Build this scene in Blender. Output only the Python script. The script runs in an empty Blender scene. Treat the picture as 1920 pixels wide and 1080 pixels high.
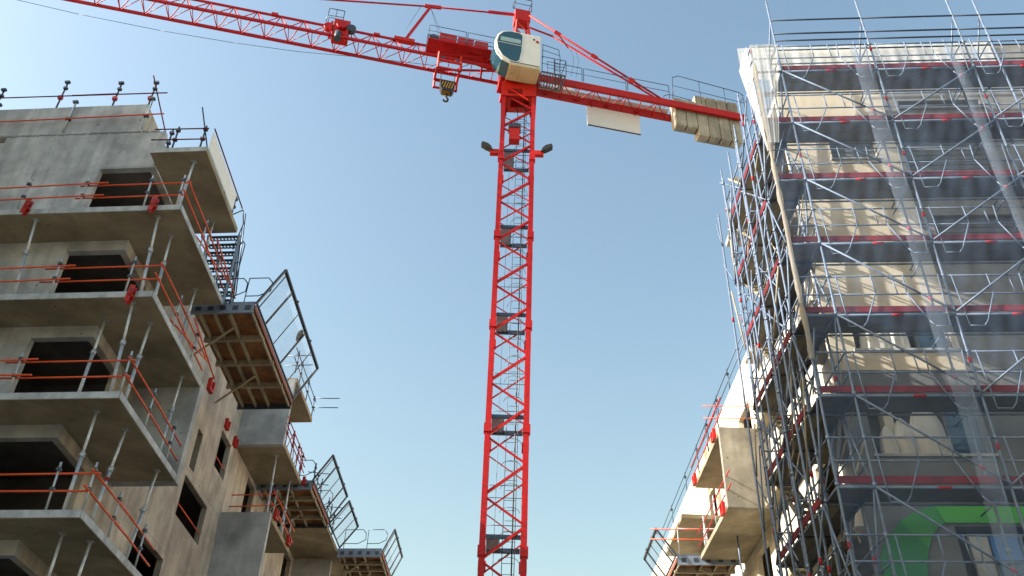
import bpy, bmesh, math, random
from mathutils import Vector, Matrix
random.seed(7)
scene = bpy.context.scene
COL = scene.collection
R_ = math.radians

# ------------------------------------------------------------------ camera
cam_d = bpy.data.cameras.new('camera'); cam = bpy.data.objects.new('camera', cam_d); COL.objects.link(cam)
PITCH, ROLL = R_(37.2), R_(2.0)
cp, sp, cr, sr = math.cos(PITCH), math.sin(PITCH), math.cos(ROLL), math.sin(ROLL)
fwd = Vector((0, cp, sp)); up0 = Vector((0, -sp, cp)); rt0 = Vector((1, 0, 0))
rt = cr*rt0 + sr*up0; upv = -sr*rt0 + cr*up0
M = Matrix((rt, upv, -fwd)).transposed().to_4x4(); M.translation = Vector((0, 0, 1.6))
cam.matrix_world = M
cam_d.sensor_width = 36; cam_d.lens = 1745/1920*36; cam_d.clip_start = 0.1; cam_d.clip_end = 3000
scene.camera = cam

# ------------------------------------------------------------------ sky, sun, exposure
SUN_EL, SUN_AZ = R_(29.5), R_(10.0)                 # towards the sun: left of the street, a little in front of the facades
to_sun = Vector((-math.cos(SUN_AZ)*math.cos(SUN_EL), -math.sin(SUN_AZ)*math.cos(SUN_EL), math.sin(SUN_EL)))
world = bpy.data.worlds.new('World'); scene.world = world; world.use_nodes = True
nt = world.node_tree; nt.nodes.clear()
sky = nt.nodes.new('ShaderNodeTexSky'); sky.sky_type = 'NISHITA'; sky.sun_disc = False
sky.sun_elevation = SUN_EL; sky.sun_rotation = math.atan2(to_sun.x, to_sun.y)
sky.altitude = 0; sky.air_density = 2.0; sky.dust_density = 3.0; sky.ozone_density = 0.5
bgn = nt.nodes.new('ShaderNodeBackground'); bgn.inputs['Strength'].default_value = 0.075
wo = nt.nodes.new('ShaderNodeOutputWorld')
gam = nt.nodes.new('ShaderNodeGamma'); gam.inputs['Gamma'].default_value = 1.25   # the photograph's contrast, over the whole sky alike
nt.links.new(sky.outputs[0], gam.inputs[0]); nt.links.new(gam.outputs[0], bgn.inputs[0]); nt.links.new(bgn.outputs[0], wo.inputs[0])
sun_d = bpy.data.lights.new('sun', 'SUN'); sun_d.energy = 5.0; sun_d.angle = R_(0.53); sun_d.color = (1.0, 0.95, 0.88)
sun = bpy.data.objects.new('sun', sun_d); COL.objects.link(sun)
sun.rotation_euler = (-to_sun).to_track_quat('-Z', 'Y').to_euler()
scene.view_settings.view_transform = 'Standard'; scene.view_settings.look = 'None'
scene.view_settings.exposure = 1.35; scene.view_settings.gamma = 1.0

# ------------------------------------------------------------------ materials (all procedural)
def mat(name, col, rough=0.6, metal=0.0, vary=0.0, scale=3.0, bump=0.0, col2=None, streak=0.0, spec=0.5, spots=0.0):
    m = bpy.data.materials.new(name); m.use_nodes = True
    n = m.node_tree.nodes; l = m.node_tree.links; b = n['Principled BSDF']
    b.inputs['Roughness'].default_value = rough; b.inputs['Metallic'].default_value = metal
    b.inputs['Specular IOR Level'].default_value = spec
    if vary == 0 and streak == 0:
        b.inputs['Base Color'].default_value = (*col, 1); return m
    geo = n.new('ShaderNodeNewGeometry')
    no = n.new('ShaderNodeTexNoise'); no.inputs['Scale'].default_value = scale; no.inputs['Detail'].default_value = 6; no.inputs['Roughness'].default_value = 0.65
    l.new(geo.outputs['Position'], no.inputs['Vector'])
    rp = n.new('ShaderNodeValToRGB'); rp.color_ramp.elements[0].position = 0.3; rp.color_ramp.elements[1].position = 0.72
    c2 = col2 or tuple(c*(1-vary) for c in col)
    rp.color_ramp.elements[0].color = (*c2, 1); rp.color_ramp.elements[1].color = (*col, 1)
    l.new(no.outputs['Fac'], rp.inputs['Fac']); cur = rp.outputs['Color']
    if vary >= 0.4:                                  # large cloudy patches left by the formwork
        n0 = n.new('ShaderNodeTexNoise'); n0.inputs['Scale'].default_value = 0.55; n0.inputs['Detail'].default_value = 3; n0.inputs['Distortion'].default_value = 0.6
        l.new(geo.outputs['Position'], n0.inputs['Vector'])
        r0 = n.new('ShaderNodeValToRGB'); r0.color_ramp.elements[0].position = 0.36; r0.color_ramp.elements[1].position = 0.62
        r0.color_ramp.elements[0].color = (0.66, 0.66, 0.67, 1); r0.color_ramp.elements[1].color = (1, 1, 1, 1)
        l.new(n0.outputs['Fac'], r0.inputs['Fac'])
        mx = n.new('ShaderNodeMix'); mx.data_type = 'RGBA'; mx.blend_type = 'MULTIPLY'; mx.inputs[0].default_value = 1
        l.new(cur, mx.inputs[6]); l.new(r0.outputs['Color'], mx.inputs[7]); cur = mx.outputs[2]
    if streak:                                       # vertical water stains with a shape of their own
        mp = n.new('ShaderNodeMapping'); mp.inputs['Scale'].default_value = (2.6, 2.6, 0.3)
        l.new(geo.outputs['Position'], mp.inputs['Vector'])
        n2 = n.new('ShaderNodeTexNoise'); n2.inputs['Scale'].default_value = 1.0; n2.inputs['Detail'].default_value = 4
        l.new(mp.outputs[0], n2.inputs['Vector'])
        r2 = n.new('ShaderNodeValToRGB'); r2.color_ramp.elements[0].position = 0.36; r2.color_ramp.elements[1].position = 0.6
        r2.color_ramp.elements[0].color = (1-streak, 1-streak, 1-streak*0.95, 1); r2.color_ramp.elements[1].color = (1, 1, 1, 1)
        l.new(n2.outputs['Fac'], r2.inputs['Fac'])
        mx = n.new('ShaderNodeMix'); mx.data_type = 'RGBA'; mx.blend_type = 'MULTIPLY'; mx.inputs[0].default_value = 1
        l.new(cur, mx.inputs[6]); l.new(r2.outputs['Color'], mx.inputs[7]); cur = mx.outputs[2]
    if spots:                                        # air holes and tie holes
        vo = n.new('ShaderNodeTexVoronoi'); vo.inputs['Scale'].default_value = 1.5; l.new(geo.outputs['Position'], vo.inputs['Vector'])
        r3 = n.new('ShaderNodeValToRGB'); r3.color_ramp.elements[0].position = 0.045; r3.color_ramp.elements[1].position = 0.065
        r3.color_ramp.elements[0].color = (1-spots, 1-spots, 1-spots, 1); r3.color_ramp.elements[1].color = (1, 1, 1, 1)
        l.new(vo.outputs['Distance'], r3.inputs['Fac'])
        mx = n.new('ShaderNodeMix'); mx.data_type = 'RGBA'; mx.blend_type = 'MULTIPLY'; mx.inputs[0].default_value = 1
        l.new(cur, mx.inputs[6]); l.new(r3.outputs['Color'], mx.inputs[7]); cur = mx.outputs[2]
    l.new(cur, b.inputs['Base Color'])
    if bump:
        bp = n.new('ShaderNodeBump'); bp.inputs['Strength'].default_value = bump; bp.inputs['Distance'].default_value = 0.03
        n4 = n.new('ShaderNodeTexNoise'); n4.inputs['Scale'].default_value = 14; n4.inputs['Detail'].default_value = 5
        l.new(geo.outputs['Position'], n4.inputs['Vector']); l.new(n4.outputs['Fac'], bp.inputs['Height']); l.new(bp.outputs[0], b.inputs['Normal'])
    return m
def veil(name, col, alpha, stripes=0.0, rough=0.5):
    """fine woven net or wire mesh: threads far smaller than a pixel, so coverage is a constant"""
    m = bpy.data.materials.new(name); m.use_nodes = True
    n = m.node_tree.nodes; l = m.node_tree.links; b = n['Principled BSDF']; out = n['Material Output']
    b.inputs['Base Color'].default_value = (*col, 1); b.inputs['Roughness'].default_value = 0.9; b.inputs['Specular IOR Level'].default_value = 0.1
    tl = n.new('ShaderNodeBsdfTranslucent'); tl.inputs[0].default_value = (*col, 1)
    a1 = n.new('ShaderNodeMixShader'); a1.inputs[0].default_value = 0.4; l.new(b.outputs[0], a1.inputs[1]); l.new(tl.outputs[0], a1.inputs[2])
    tr = n.new('ShaderNodeBsdfTransparent'); ms = n.new('ShaderNodeMixShader')
    geo = n.new('ShaderNodeNewGeometry'); no = n.new('ShaderNodeTexNoise'); no.inputs['Scale'].default_value = 1.3; no.inputs['Detail'].default_value = 3
    l.new(geo.outputs['Position'], no.inputs['Vector'])
    mr = n.new('ShaderNodeMapRange'); mr.inputs[1].default_value = 0.3; mr.inputs[2].default_value = 0.7
    mr.inputs[3].default_value = alpha*0.7; mr.inputs[4].default_value = min(1, alpha*1.3)
    l.new(no.outputs['Fac'], mr.inputs[0]); l.new(mr.outputs[0], ms.inputs[0])
    l.new(tr.outputs[0], ms.inputs[1]); l.new(a1.outputs[0], ms.inputs[2]); l.new(ms.outputs[0], out.inputs['Surface'])
    return m
MT = dict(
    concrete=mat('concrete_grey', (0.68, 0.71, 0.74), 0.85, 0, 0.45, 1.8, 0.35, (0.42, 0.445, 0.47), 0.26, 0.25, 0.6),
    concrete2=mat('concrete_smooth', (0.50, 0.525, 0.545), 0.85, 0, 0.4, 1.5, 0.15, (0.33, 0.35, 0.365), 0.12, 0.25, 0.35),
    edge=mat('slab_edge_concrete_skylit', (0.56, 0.60, 0.64), 0.8, 0, 0.3, 4.0, 0.2, (0.34, 0.37, 0.40), 0.25, 0.25),  # paler and bluer than the slabs: sky light put into the colour
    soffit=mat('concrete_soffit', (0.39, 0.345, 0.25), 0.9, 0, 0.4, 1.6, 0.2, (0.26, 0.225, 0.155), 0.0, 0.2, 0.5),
    facade=mat('concrete_facade', (0.60, 0.56, 0.49), 0.85, 0, 0.4, 1.8, 0.3, (0.41, 0.375, 0.32), 0.28, 0.25, 0.5),
    wingwall=mat('wing_cross_wall_shaded', (0.36, 0.34, 0.29), 0.85, 0, 0.4, 1.8, 0.2, (0.24, 0.225, 0.185), 0.2, 0.25, 0.5),  # darker copy of the smooth concrete, this wall's shade put into the colour
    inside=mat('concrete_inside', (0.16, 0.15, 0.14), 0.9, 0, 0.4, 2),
    render=mat('pale_render', (0.64, 0.57, 0.44), 0.85, 0, 0.15, 1.2, 0.1, (0.52, 0.46, 0.35), 0.08, 0.25),
    white_wall=mat('white_render', (0.66, 0.62, 0.53), 0.85, 0, 0.3, 1.2, 0.1, (0.52, 0.47, 0.37), 0.15, 0.25),
    shaded_front=mat('grey_front_shaded', (0.24, 0.24, 0.235), 0.8, 0, 0.3, 1.5, 0.1, (0.17, 0.17, 0.165), 0.15),  # darker grey standing in for shade on the right bays of the front
    greywall=mat('grey_render', (0.15, 0.16, 0.17), 0.85, 0, 0.3, 1.5),
    red=mat('crane_red', (0.50, 0.006, 0.008), 0.5, 0, 0.39, 5.0, 0, (0.33, 0.005, 0.006), 0.1, spec=0.3),
    redorange=mat('crane_orange_red', (0.56, 0.013, 0.006), 0.5, 0, 0.39, 5.0, 0, (0.38, 0.012, 0.006), 0.1, spec=0.3),
    orange=mat('rail_orange', (0.78, 0.11, 0.02), 0.45, 0, 0.35, 3.0, 0, (0.62, 0.07, 0.02)),
    clamp=mat('clamp_red', (0.52, 0.02, 0.012), 0.5, 0, 0.3, 6, 0, (0.32, 0.015, 0.01), spec=0.3),
    toe=mat('toe_board_red', (0.24, 0.022, 0.03), 0.7, 0, 0.5, 3.5, 0, (0.13, 0.018, 0.024), 0.35, 0.2),
    steel=mat('galvanised_tube', (0.17, 0.22, 0.30), 0.55, 0.3, 0.35, 6, 0, (0.10, 0.135, 0.20), spec=0.3),
    coupler=mat('coupler_steel', (0.20, 0.25, 0.33), 0.5, 0.5, 0.3, 6),
    darksteel=mat('dark_steel', (0.07, 0.085, 0.11), 0.45, 0.5, 0.3, 5),
    rail=mat('dark_blue_rail', (0.05, 0.08, 0.13), 0.4, 0.4, 0.3, 5),
    prop=mat('prop_steel', (0.50, 0.55, 0.60), 0.45, 0.4, 0.35, 5, 0, (0.34, 0.38, 0.42)),
    propbright=mat('prop_zinc', (0.68, 0.72, 0.76), 0.45, 0.3, 0.35, 8, 0, (0.42, 0.46, 0.50)),
    deck=mat('steel_deck', (0.15, 0.15, 0.155), 0.5, 0.4, 0.35, 3),
    beam=mat('blue_grey_beam', (0.24, 0.30, 0.40), 0.5, 0.3, 0.35, 4),
    ply=mat('formwork_ply', (0.46, 0.18, 0.045), 0.6, 0, 0.55, 2.2, 0, (0.17, 0.075, 0.03), 0.3),
    edgebrown=mat('edge_board_brown', (0.30, 0.08, 0.05), 0.7, 0, 0.5, 4, 0, (0.18, 0.07, 0.05)),
    timber=mat('timber_beam', (0.38, 0.34, 0.25), 0.7, 0, 0.4, 3, 0, (0.26, 0.23, 0.16)),
    cabwhite=mat('cab_white', (0.80, 0.80, 0.77), 0.4, 0, 0.12, 1.5, 0, (0.72, 0.72, 0.69)),
    cabbase=mat('cab_base_cream', (0.66, 0.52, 0.28), 0.5, 0, 0.2, 2),
    paleteal=mat('pale_teal_reflection', (0.30, 0.46, 0.48), 0.6),
    rubber=mat('black_rubber', (0.012, 0.012, 0.014), 0.6),
    ballast=mat('ballast_concrete', (0.52, 0.48, 0.39), 0.85, 0, 0.45, 1.8, 0.2, (0.36, 0.33, 0.25), 0.3),
    board=mat('sign_white', (0.78, 0.77, 0.75), 0.5, 0, 0.06, 1),
    yellow=mat('hazard_yellow', (0.40, 0.24, 0.03), 0.6),
    black=mat('hazard_black', (0.02, 0.02, 0.02), 0.5),
    green=mat('green_paint', (0.035, 0.27, 0.03), 0.6, 0, 0.2, 2),
    brightgreen=mat('green_bright', (0.07, 0.40, 0.03), 0.6, 0, 0.2, 2),
    darkgreen=mat('green_dark', (0.02, 0.19, 0.05), 0.6, 0, 0.2, 2),
    blue=mat('blue_panel', (0.05, 0.17, 0.50), 0.4, 0, 0.2, 2),
    grass=mat('street_dirt', (0.19, 0.165, 0.125), 0.95, 0, 0.4, 0.4, 0.2),
    redcap=mat('red_cap', (0.42, 0.015, 0.02), 0.6, 0, 0.5, 9, 0, (0.22, 0.012, 0.015), spec=0.2),
    sheet=veil('white_sheet', (0.72, 0.76, 0.80), 0.86),
    net=veil('debris_net', (0.28, 0.43, 0.70), 0.11),
    netlap=veil('debris_net_lap', (0.48, 0.60, 0.80), 0.20),
    netend=veil('end_bay_sheet', (0.66, 0.68, 0.70), 0.42),
    mesh=veil('wire_mesh', (0.30, 0.36, 0.42), 0.17),
    bag=veil('plastic_sheet', (0.85, 0.84, 0.80), 0.9), bunch=veil('net_bunch', (0.42, 0.38, 0.32), 0.75),
)
def glass(name, tint, rough=0.05):
    m = bpy.data.materials.new(name); m.use_nodes = True; b = m.node_tree.nodes['Principled BSDF']
    b.inputs['Base Color'].default_value = (*tint, 1); b.inputs['Roughness'].default_value = rough
    b.inputs['Transmission Weight'].default_value = 0.35; b.inputs['Specular IOR Level'].default_value = 0.9
    b.inputs['IOR'].default_value = 1.5
    return m
MT['glass'] = glass('window_glass', (0.05, 0.10, 0.16)); MT['cabglass'] = glass('cab_glass', (0.03, 0.12, 0.18))

# ------------------------------------------------------------------ frames of the place
def axes(az): return Vector((math.cos(az), math.sin(az), 0))
LF = axes(R_(-5.47)); LD = Vector((math.sin(R_(1.67)), math.cos(R_(1.67)), 0)); LO = Vector((-8.739, 18.322, 0))
RF = axes(R_(-4.28)); RD = Vector((math.sin(R_(-0.67)), math.cos(R_(-0.67)), 0)); RO = Vector((7.007, 16.177, 0))
Z = Vector((0, 0, 1))
def L(u, v, z): return LO + LF*u + LD*v + Z*z                 # left building: u along its front, v along the street
def Rt(s, v, z): return RO + RF*s + RD*v + Z*z                # right building and scaffold
JA = Vector((-.9797, -.2003, 0)); JN = Vector((.2003, -.9797, 0)); KO = Vector((0, 35.9, 0))
def K(a, o, z): return KO + JA*a + JN*o + Z*z                 # crane top: a along the jib, o towards the street
def Wd(x, y, z): return Vector((x, y, z))

# ------------------------------------------------------------------ mesh helpers
class MB:
    def __init__(s): s.v = []; s.f = []; s.sm = []
    def add(s, vs, fs, smooth=False):
        o = len(s.v); s.v += [Vector(x) for x in vs]
        for f in fs: s.f.append([i+o for i in f]); s.sm.append(smooth)
        return s
    def box(s, F, a, b, c):
        P = [F(x, y, z) for z in c for y in b for x in a]
        return s.add(P, [(0,1,3,2),(4,6,7,5),(0,4,5,1),(2,3,7,6),(0,2,6,4),(1,5,7,3)])
    def tube(s, p, q, r=0.024, n=6, r2=None):
        p = Vector(p); q = Vector(q); d = q-p
        if d.length < 1e-6: return s
        d.normalize(); x = d.orthogonal().normalized(); y = d.cross(x); r2 = r if r2 is None else r2
        A = [p + (x*math.cos(t)+y*math.sin(t))*r for t in [2*math.pi*i/n for i in range(n)]]
        B = [q + (x*math.cos(t)+y*math.sin(t))*r2 for t in [2*math.pi*i/n for i in range(n)]]
        s.add(A+B, [(i,(i+1)%n,n+(i+1)%n,n+i) for i in range(n)], True)
        o = len(s.v)-2*n; s.f += [[o+i for i in reversed(range(n))], [o+n+i for i in range(n)]]; s.sm += [False, False]
        return s
    def path(s, pts, r=0.02, n=6):
        for a, b in zip(pts, pts[1:]): s.tube(a, b, r, n)
        return s
    def bar(s, p, q, w, h, upd=Z):
        p = Vector(p); q = Vector(q); d = (q-p).normalized(); x = d.cross(upd)
        if x.length < 1e-4: x = d.orthogonal()
        x.normalize(); y = x.cross(d).normalized(); P = []
        for e in (p, q):
            for i, j in ((-1,-1),(1,-1),(1,1),(-1,1)): P.append(e + x*(w/2*i) + y*(h/2*j))
        return s.add(P, [(3,2,1,0),(4,5,6,7),(0,1,5,4),(1,2,6,5),(2,3,7,6),(3,0,4,7)])
    def prism(s, F, poly, z0, z1):
        n = len(poly); P = [F(x, y, z0) for x, y in poly] + [F(x, y, z1) for x, y in poly]
        return s.add(P, [list(reversed(range(n))), list(range(n, 2*n))] + [(i,(i+1)%n,n+(i+1)%n,n+i) for i in range(n)])
    def wall(s, F, a, c, b, holes=()):
        """slab with openings: a-range, c(z)-range, thickness b-range, F(a,b,z)"""
        xs = sorted({a[0], a[1], *[h[i] for h in holes for i in (0, 1)]}); xs = [x for x in xs if a[0] <= x <= a[1]]
        zs = sorted({c[0], c[1], *[h[i] for h in holes for i in (2, 3)]}); zs = [z for z in zs if c[0] <= z <= c[1]]
        def solid(i, j):
            if i < 0 or j < 0 or i >= len(xs)-1 or j >= len(zs)-1: return False
            x = (xs[i]+xs[i+1])/2; z = (zs[j]+zs[j+1])/2
            return not any(h[0] < x < h[1] and h[2] < z < h[3] for h in holes)
        for i in range(len(xs)-1):
            for j in range(len(zs)-1):
                if not solid(i, j): continue
                x0, x1, z0, z1 = xs[i], xs[i+1], zs[j], zs[j+1]; B0, B1 = b
                s.add([F(x0,B0,z0),F(x1,B0,z0),F(x1,B0,z1),F(x0,B0,z1)], [(0,1,2,3)])
                s.add([F(x0,B1,z0),F(x1,B1,z0),F(x1,B1,z1),F(x0,B1,z1)], [(3,2,1,0)])
                if not solid(i-1, j): s.add([F(x0,B0,z0),F(x0,B0,z1),F(x0,B1,z1),F(x0,B1,z0)], [(0,1,2,3)])
                if not solid(i+1, j): s.add([F(x1,B0,z0),F(x1,B1,z0),F(x1,B1,z1),F(x1,B0,z1)], [(0,1,2,3)])
                if not solid(i, j-1): s.add([F(x0,B0,z0),F(x0,B1,z0),F(x1,B1,z0),F(x1,B0,z0)], [(0,1,2,3)])
                if not solid(i, j+1): s.add([F(x0,B0,z1),F(x1,B0,z1),F(x1,B1,z1),F(x0,B1,z1)], [(0,1,2,3)])
        return s
    def build(s, name, m, parent=None, recalc=False):
        me = bpy.data.meshes.new(name)
        off = Vector(parent['_base']) if parent is not None else Vector((0, 0, 0))
        me.from_pydata([tuple(v-off) for v in s.v], [], s.f)
        me.polygons.foreach_set('use_smooth', s.sm)
        if recalc:
            bm = bmesh.new(); bm.from_mesh(me); bmesh.ops.recalc_face_normals(bm, faces=bm.faces); bm.to_mesh(me); bm.free()
        me.materials.append(MT[m] if isinstance(m, str) else m); me.update()
        o = bpy.data.objects.new(name, me); COL.objects.link(o)
        if parent is not None: o.parent = parent; o['_base'] = parent['_base']
        return o
def thing(name, base, label, cat, group=None, kind=None):
    o = bpy.data.objects.new(name, None); o.empty_display_size = 0.3; COL.objects.link(o)
    o.location = Vector(base); o['_base'] = tuple(base)
    o['label'] = label; o['category'] = cat
    if group: o['group'] = group
    if kind: o['kind'] = kind
    return o
def tag(o, label, cat, group=None):
    o['label'] = label; o['category'] = cat
    if group: o['group'] = group
    return o
def tube(name, p, q, r, m, par, n=6): return MB().tube(p, q, r, n).build(name, m, par)
def box(name, F, a, b, c, m, par): return MB().box(F, a, b, c).build(name, m, par, recalc=True)
ORD = ['first', 'second', 'third', 'fourth', 'fifth', 'sixth', 'seventh', 'eighth']

# ------------------------------------------------------------------ ground
g = MB().add([(-800,-800,0),(800,-800,0),(800,800,0),(-800,800,0)], [(0,1,2,3)]).build('ground', 'grass'); g['kind'] = 'structure'

# ------------------------------------------------------------------ left building
ZB = [3.49, 6.33, 9.17, 12.01, 14.85, 17.69, 20.53]; TH = 0.18
LBD = thing('concrete_building', L(-5, 10, 0), 'bare concrete building shell with wrap-around balconies and dark openings, on the left', 'building')
zs = [0.0] + ZB
for k in range(len(zs)-1):
    z0, z1 = zs[k], zs[k+1]; top = z1 - 0.008; fl = z0 + TH; head = z1 - 0.34
    if k == len(zs)-2: head = 20.46
    MB().box(L, (-9, -5.462), (1.15, 1.35), (z0, top)).build('wall_panel', 'concrete', LBD, True)
    MB().box(L, (-5.442, -3.45), (1.15, 1.35), (z0, top)).build('wall_panel', 'concrete', LBD, True)
    MB().box(L, (-3.45, -1.8), (1.15, 1.35), (head, z1 if k < 6 else 20.53)).build('lintel', 'concrete2', LBD, True)
    side = lambda v, u, z: L(u, v, z)
    holes = [(1.35, 2.9, fl, head)]
    MB().wall(side, (1.352, 4.2), (z0, top), (-2.0, -1.8), holes).build('side_wall', 'facade', LBD, True)
    WH = {3: [(6.67, 9.15, 10.40, 11.80)], 4: [(9.15, 11.72, 13.26, 14.62), (14.4, 15.6, fl, 14.5)], 5: [(11.4, 12.65, 16.05, 17.45), (15.3, 16.45, fl, 17.5), (9.25, 9.75, 14.95, 16.35)],
          6: [(14.6, 15.9, fl, 20.2)], 2: [(5.2, 7.2, 7.5, 8.95), (9.15, 11.7, 7.5, 8.95)]}.get(k, [(6, 8, z0+1.1, z0+2.4)])
    WH = WH + [(18.2, 19.6, z0+1.2, z0+2.55), (22.5, 23.9, z0+1.2, z0+2.55)]
    fw = MB().wall(side, (4.2, 30), (z0, top), (-2.0, -1.8), WH).build('facade_panel', 'facade', LBD, True)
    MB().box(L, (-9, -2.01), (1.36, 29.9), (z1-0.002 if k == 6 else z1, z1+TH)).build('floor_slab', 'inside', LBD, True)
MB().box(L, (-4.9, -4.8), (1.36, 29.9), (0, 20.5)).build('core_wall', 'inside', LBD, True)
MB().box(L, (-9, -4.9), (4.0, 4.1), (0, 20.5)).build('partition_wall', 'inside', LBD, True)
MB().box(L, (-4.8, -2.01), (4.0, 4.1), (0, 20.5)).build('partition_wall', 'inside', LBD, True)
MB().box(L, (-9.2, -9.0), (1.15, 30), (0, 20.7)).build('party_wall', 'concrete2', LBD, True)
MB().box(L, (-2.0, -1.8), (3.0, 30), (20.535, 20.78)).build('parapet', 'concrete2', LBD, True)
# top storey wall, roof block set back above a rough joint
MB().wall(L, (-9, -1.86), (20.53, 21.98), (1.155, 1.35), [(-8.6, -6.85, 21.72, 21.95)]).build('upper_wall', 'concrete', LBD, True)
MB().wall(L, (-9, -2.75), (22.0, 23.22), (1.15, 1.35), []).build('parapet_wall', 'concrete', LBD, True)
MB().box(L, (-2.95, -2.75), (1.36, 2.95), (20.72, 23.21)).build('parapet_wall', 'facade', LBD, True)
MB().box(L, (-9, -2.96), (1.36, 2.95), (22.4, 22.58)).build('roof_slab', 'soffit', LBD, True)
MB().box(L, (-9, -2.96), (2.75, 2.95), (20.72, 22.4)).build('parapet_wall', 'concrete2', LBD, True)
jag = MB()                                        # rough cast lip along the joint
for i in range(60):
    u = -8.9 + i*0.115 + random.uniform(-.03, .03)
    jag.box(L, (u, u+random.uniform(.05, .14)), (1.13, 1.16), (21.975+random.uniform(-.03, 0), 22.0+random.uniform(0, .02)))
j_ = jag.build('joint_lip', 'concrete2', LBD, True); j_['kind'] = 'stuff'
# balcony slabs: a front piece and a side piece mitred at the corner
for k, zb in enumerate(ZB[:-1]):
    g_ = 0.007
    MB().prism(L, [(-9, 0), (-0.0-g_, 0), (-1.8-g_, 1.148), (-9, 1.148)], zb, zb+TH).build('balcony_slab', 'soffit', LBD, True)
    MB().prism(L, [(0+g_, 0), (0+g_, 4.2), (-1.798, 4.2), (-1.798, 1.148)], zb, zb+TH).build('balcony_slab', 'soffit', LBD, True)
    MB().prism(L, [(-9, 0.02), (-0.02, 0.02), (-0.02, 4.18), (-1.79, 4.18), (-1.79, 1.14), (-9, 1.14)], zb+TH+.002, zb+TH+.012).build('screed', 'concrete2', LBD, True)
    MB().box(L, (-9, 0.0), (-.012, -.002), (zb+.012, zb+TH)).build('slab_edge', 'edge', LBD, True)
    MB().box(L, (.009, .019), (0.0, 4.2), (zb+.012, zb+TH)).build('slab_edge', 'edge', LBD, True)
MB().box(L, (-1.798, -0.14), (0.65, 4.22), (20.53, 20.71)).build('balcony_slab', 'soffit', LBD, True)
MB().box(L, (-1.798, -0.14), (0.64, 0.648), (20.54, 20.71)).build('slab_edge', 'edge', LBD, True)
# cross walls closing some balconies, far balconies
def cross_wall(v0, v1, z0, z1, u0=-1.798, u1=0.0): MB().box(L, (u0, u1), (v0, v1), (z0, z1)).build('cross_wall', 'concrete2', LBD, True)
cross_wall(4.205, 4.5, 12.0, 15.03, u1=0.03)
cross_wall(13.0, 13.2, 17.69, 20.53, u1=0.02); cross_wall(13.2, 13.42, 9.2, 15.1, u1=0.02)
for zb in (14.85, 17.69, 20.53):
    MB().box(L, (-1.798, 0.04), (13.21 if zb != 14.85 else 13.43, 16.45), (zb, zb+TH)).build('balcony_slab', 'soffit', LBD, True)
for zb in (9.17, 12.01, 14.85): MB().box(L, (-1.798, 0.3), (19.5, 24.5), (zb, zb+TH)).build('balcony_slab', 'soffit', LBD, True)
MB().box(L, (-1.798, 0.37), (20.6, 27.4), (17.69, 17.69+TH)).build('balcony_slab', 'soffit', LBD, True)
MB().box(L, (-1.798, 0.02), (24.3, 24.5), (12.2, 17.6)).build('cross_wall', 'concrete2', LBD, True)
for (v0, v1, z0, z1) in [(9.15, 11.72, 13.26, 14.62), (11.4, 12.65, 16.05, 17.45), (6.67, 9.15, 10.40, 11.80)]:
    tube('window_bar', L(-1.86, v0, z0+.42), L(-1.86, v1, z0+.42), 0.022, 'orange', LBD)

# ------------------------------------------------------------------ steel props between the balcony slabs
PROPS = [(-0.67,.25,17.69,-.38,.12,15.05), (-.55,1.0,17.69,-.15,.45,15.05), (-4.01,.2,17.69,-3.65,.12,15.05), (-.61,1.05,20.53,-.2,.25,17.89),
         (-.54,.2,14.85,-.34,.2,12.21), (-.39,1.09,14.85,-.1,.5,12.21), (-1.5,.9,14.85,-1.1,.2,12.21), (-.33,3.64,14.85,-.12,3.1,12.21),
         (-.71,.55,12.01,-.51,.2,9.37), (-.33,1.42,12.01,-.12,.75,9.37), (-.25,3.59,12.01,-.15,3.0,9.37), (-.68,.79,9.17,-.5,.5,6.53), (-.23,1.23,9.17,-.15,.9,6.53),
         (-.56,3.41,17.69,-.15,2.5,15.05), (-.73,3.65,20.53,-.4,3.0,17.89), (-.4,13.9,17.69,-.3,13.8,15.05), (-.33,16.1,17.69,-.2,15.9,15.05)]
PW = ['nearest the outer corner', 'beside the corner prop', 'at the far left of the front', 'standing alone at the right corner',
      'in front of the corner opening', 'just right of the corner prop', 'slender and set back in the dark opening', 'near the grey cross wall',
      'nearest the corner', 'with a red band', 'at the far end before the facade window', 'leftmost under the lowest slab', 'right-hand one under the lowest slab',
      'at the far end above the ply platform', 'near the stair', 'under the far projecting balcony', 'beside the distant ply platform']
for i, (u1, v1, z1, u0, v0, z0) in enumerate(PROPS):
    a, b = L(u0, v0, z0), L(u1, v1, z1-.004); m_ = a.lerp(b, 0.55)
    lev = {20.53: 'top', 17.69: 'second', 14.85: 'third', 12.01: 'fourth', 9.17: 'lowest'}[z1]
    t = thing('steel_prop', a, 'grey steel prop under the %s balcony slab, %s' % (lev, PW[i]), 'prop', 'props holding up balcony slabs')
    tube('outer_tube', a, m_, 0.042, 'prop', t, 8); tube('inner_tube', m_, b, 0.033, 'propbright', t, 8)
    tube('collar', m_-(b-a).normalized()*.07, m_+(b-a).normalized()*.05, 0.062, 'prop', t, 8)
    d = (b-a).normalized()
    MB().tube(m_+LF*-.11, m_+LF*.11, .012).build('handle', 'steel', t)
    MB().box(lambda x, y, z: b+LF*x+LD*y+Z*z, (-.07, .07), (-.07, .07), (-.012, 0.0)).build('head_plate', 'prop', t, True)
    MB().box(lambda x, y, z: a+LF*x+LD*y+Z*z, (-.07, .07), (-.07, .07), (-.01, 0.002)).build('base_plate', 'prop', t, True)
    if i == 9: tube('red_band', a.lerp(b, .42), a.lerp(b, .46), .047, 'redcap', t, 8)

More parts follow.
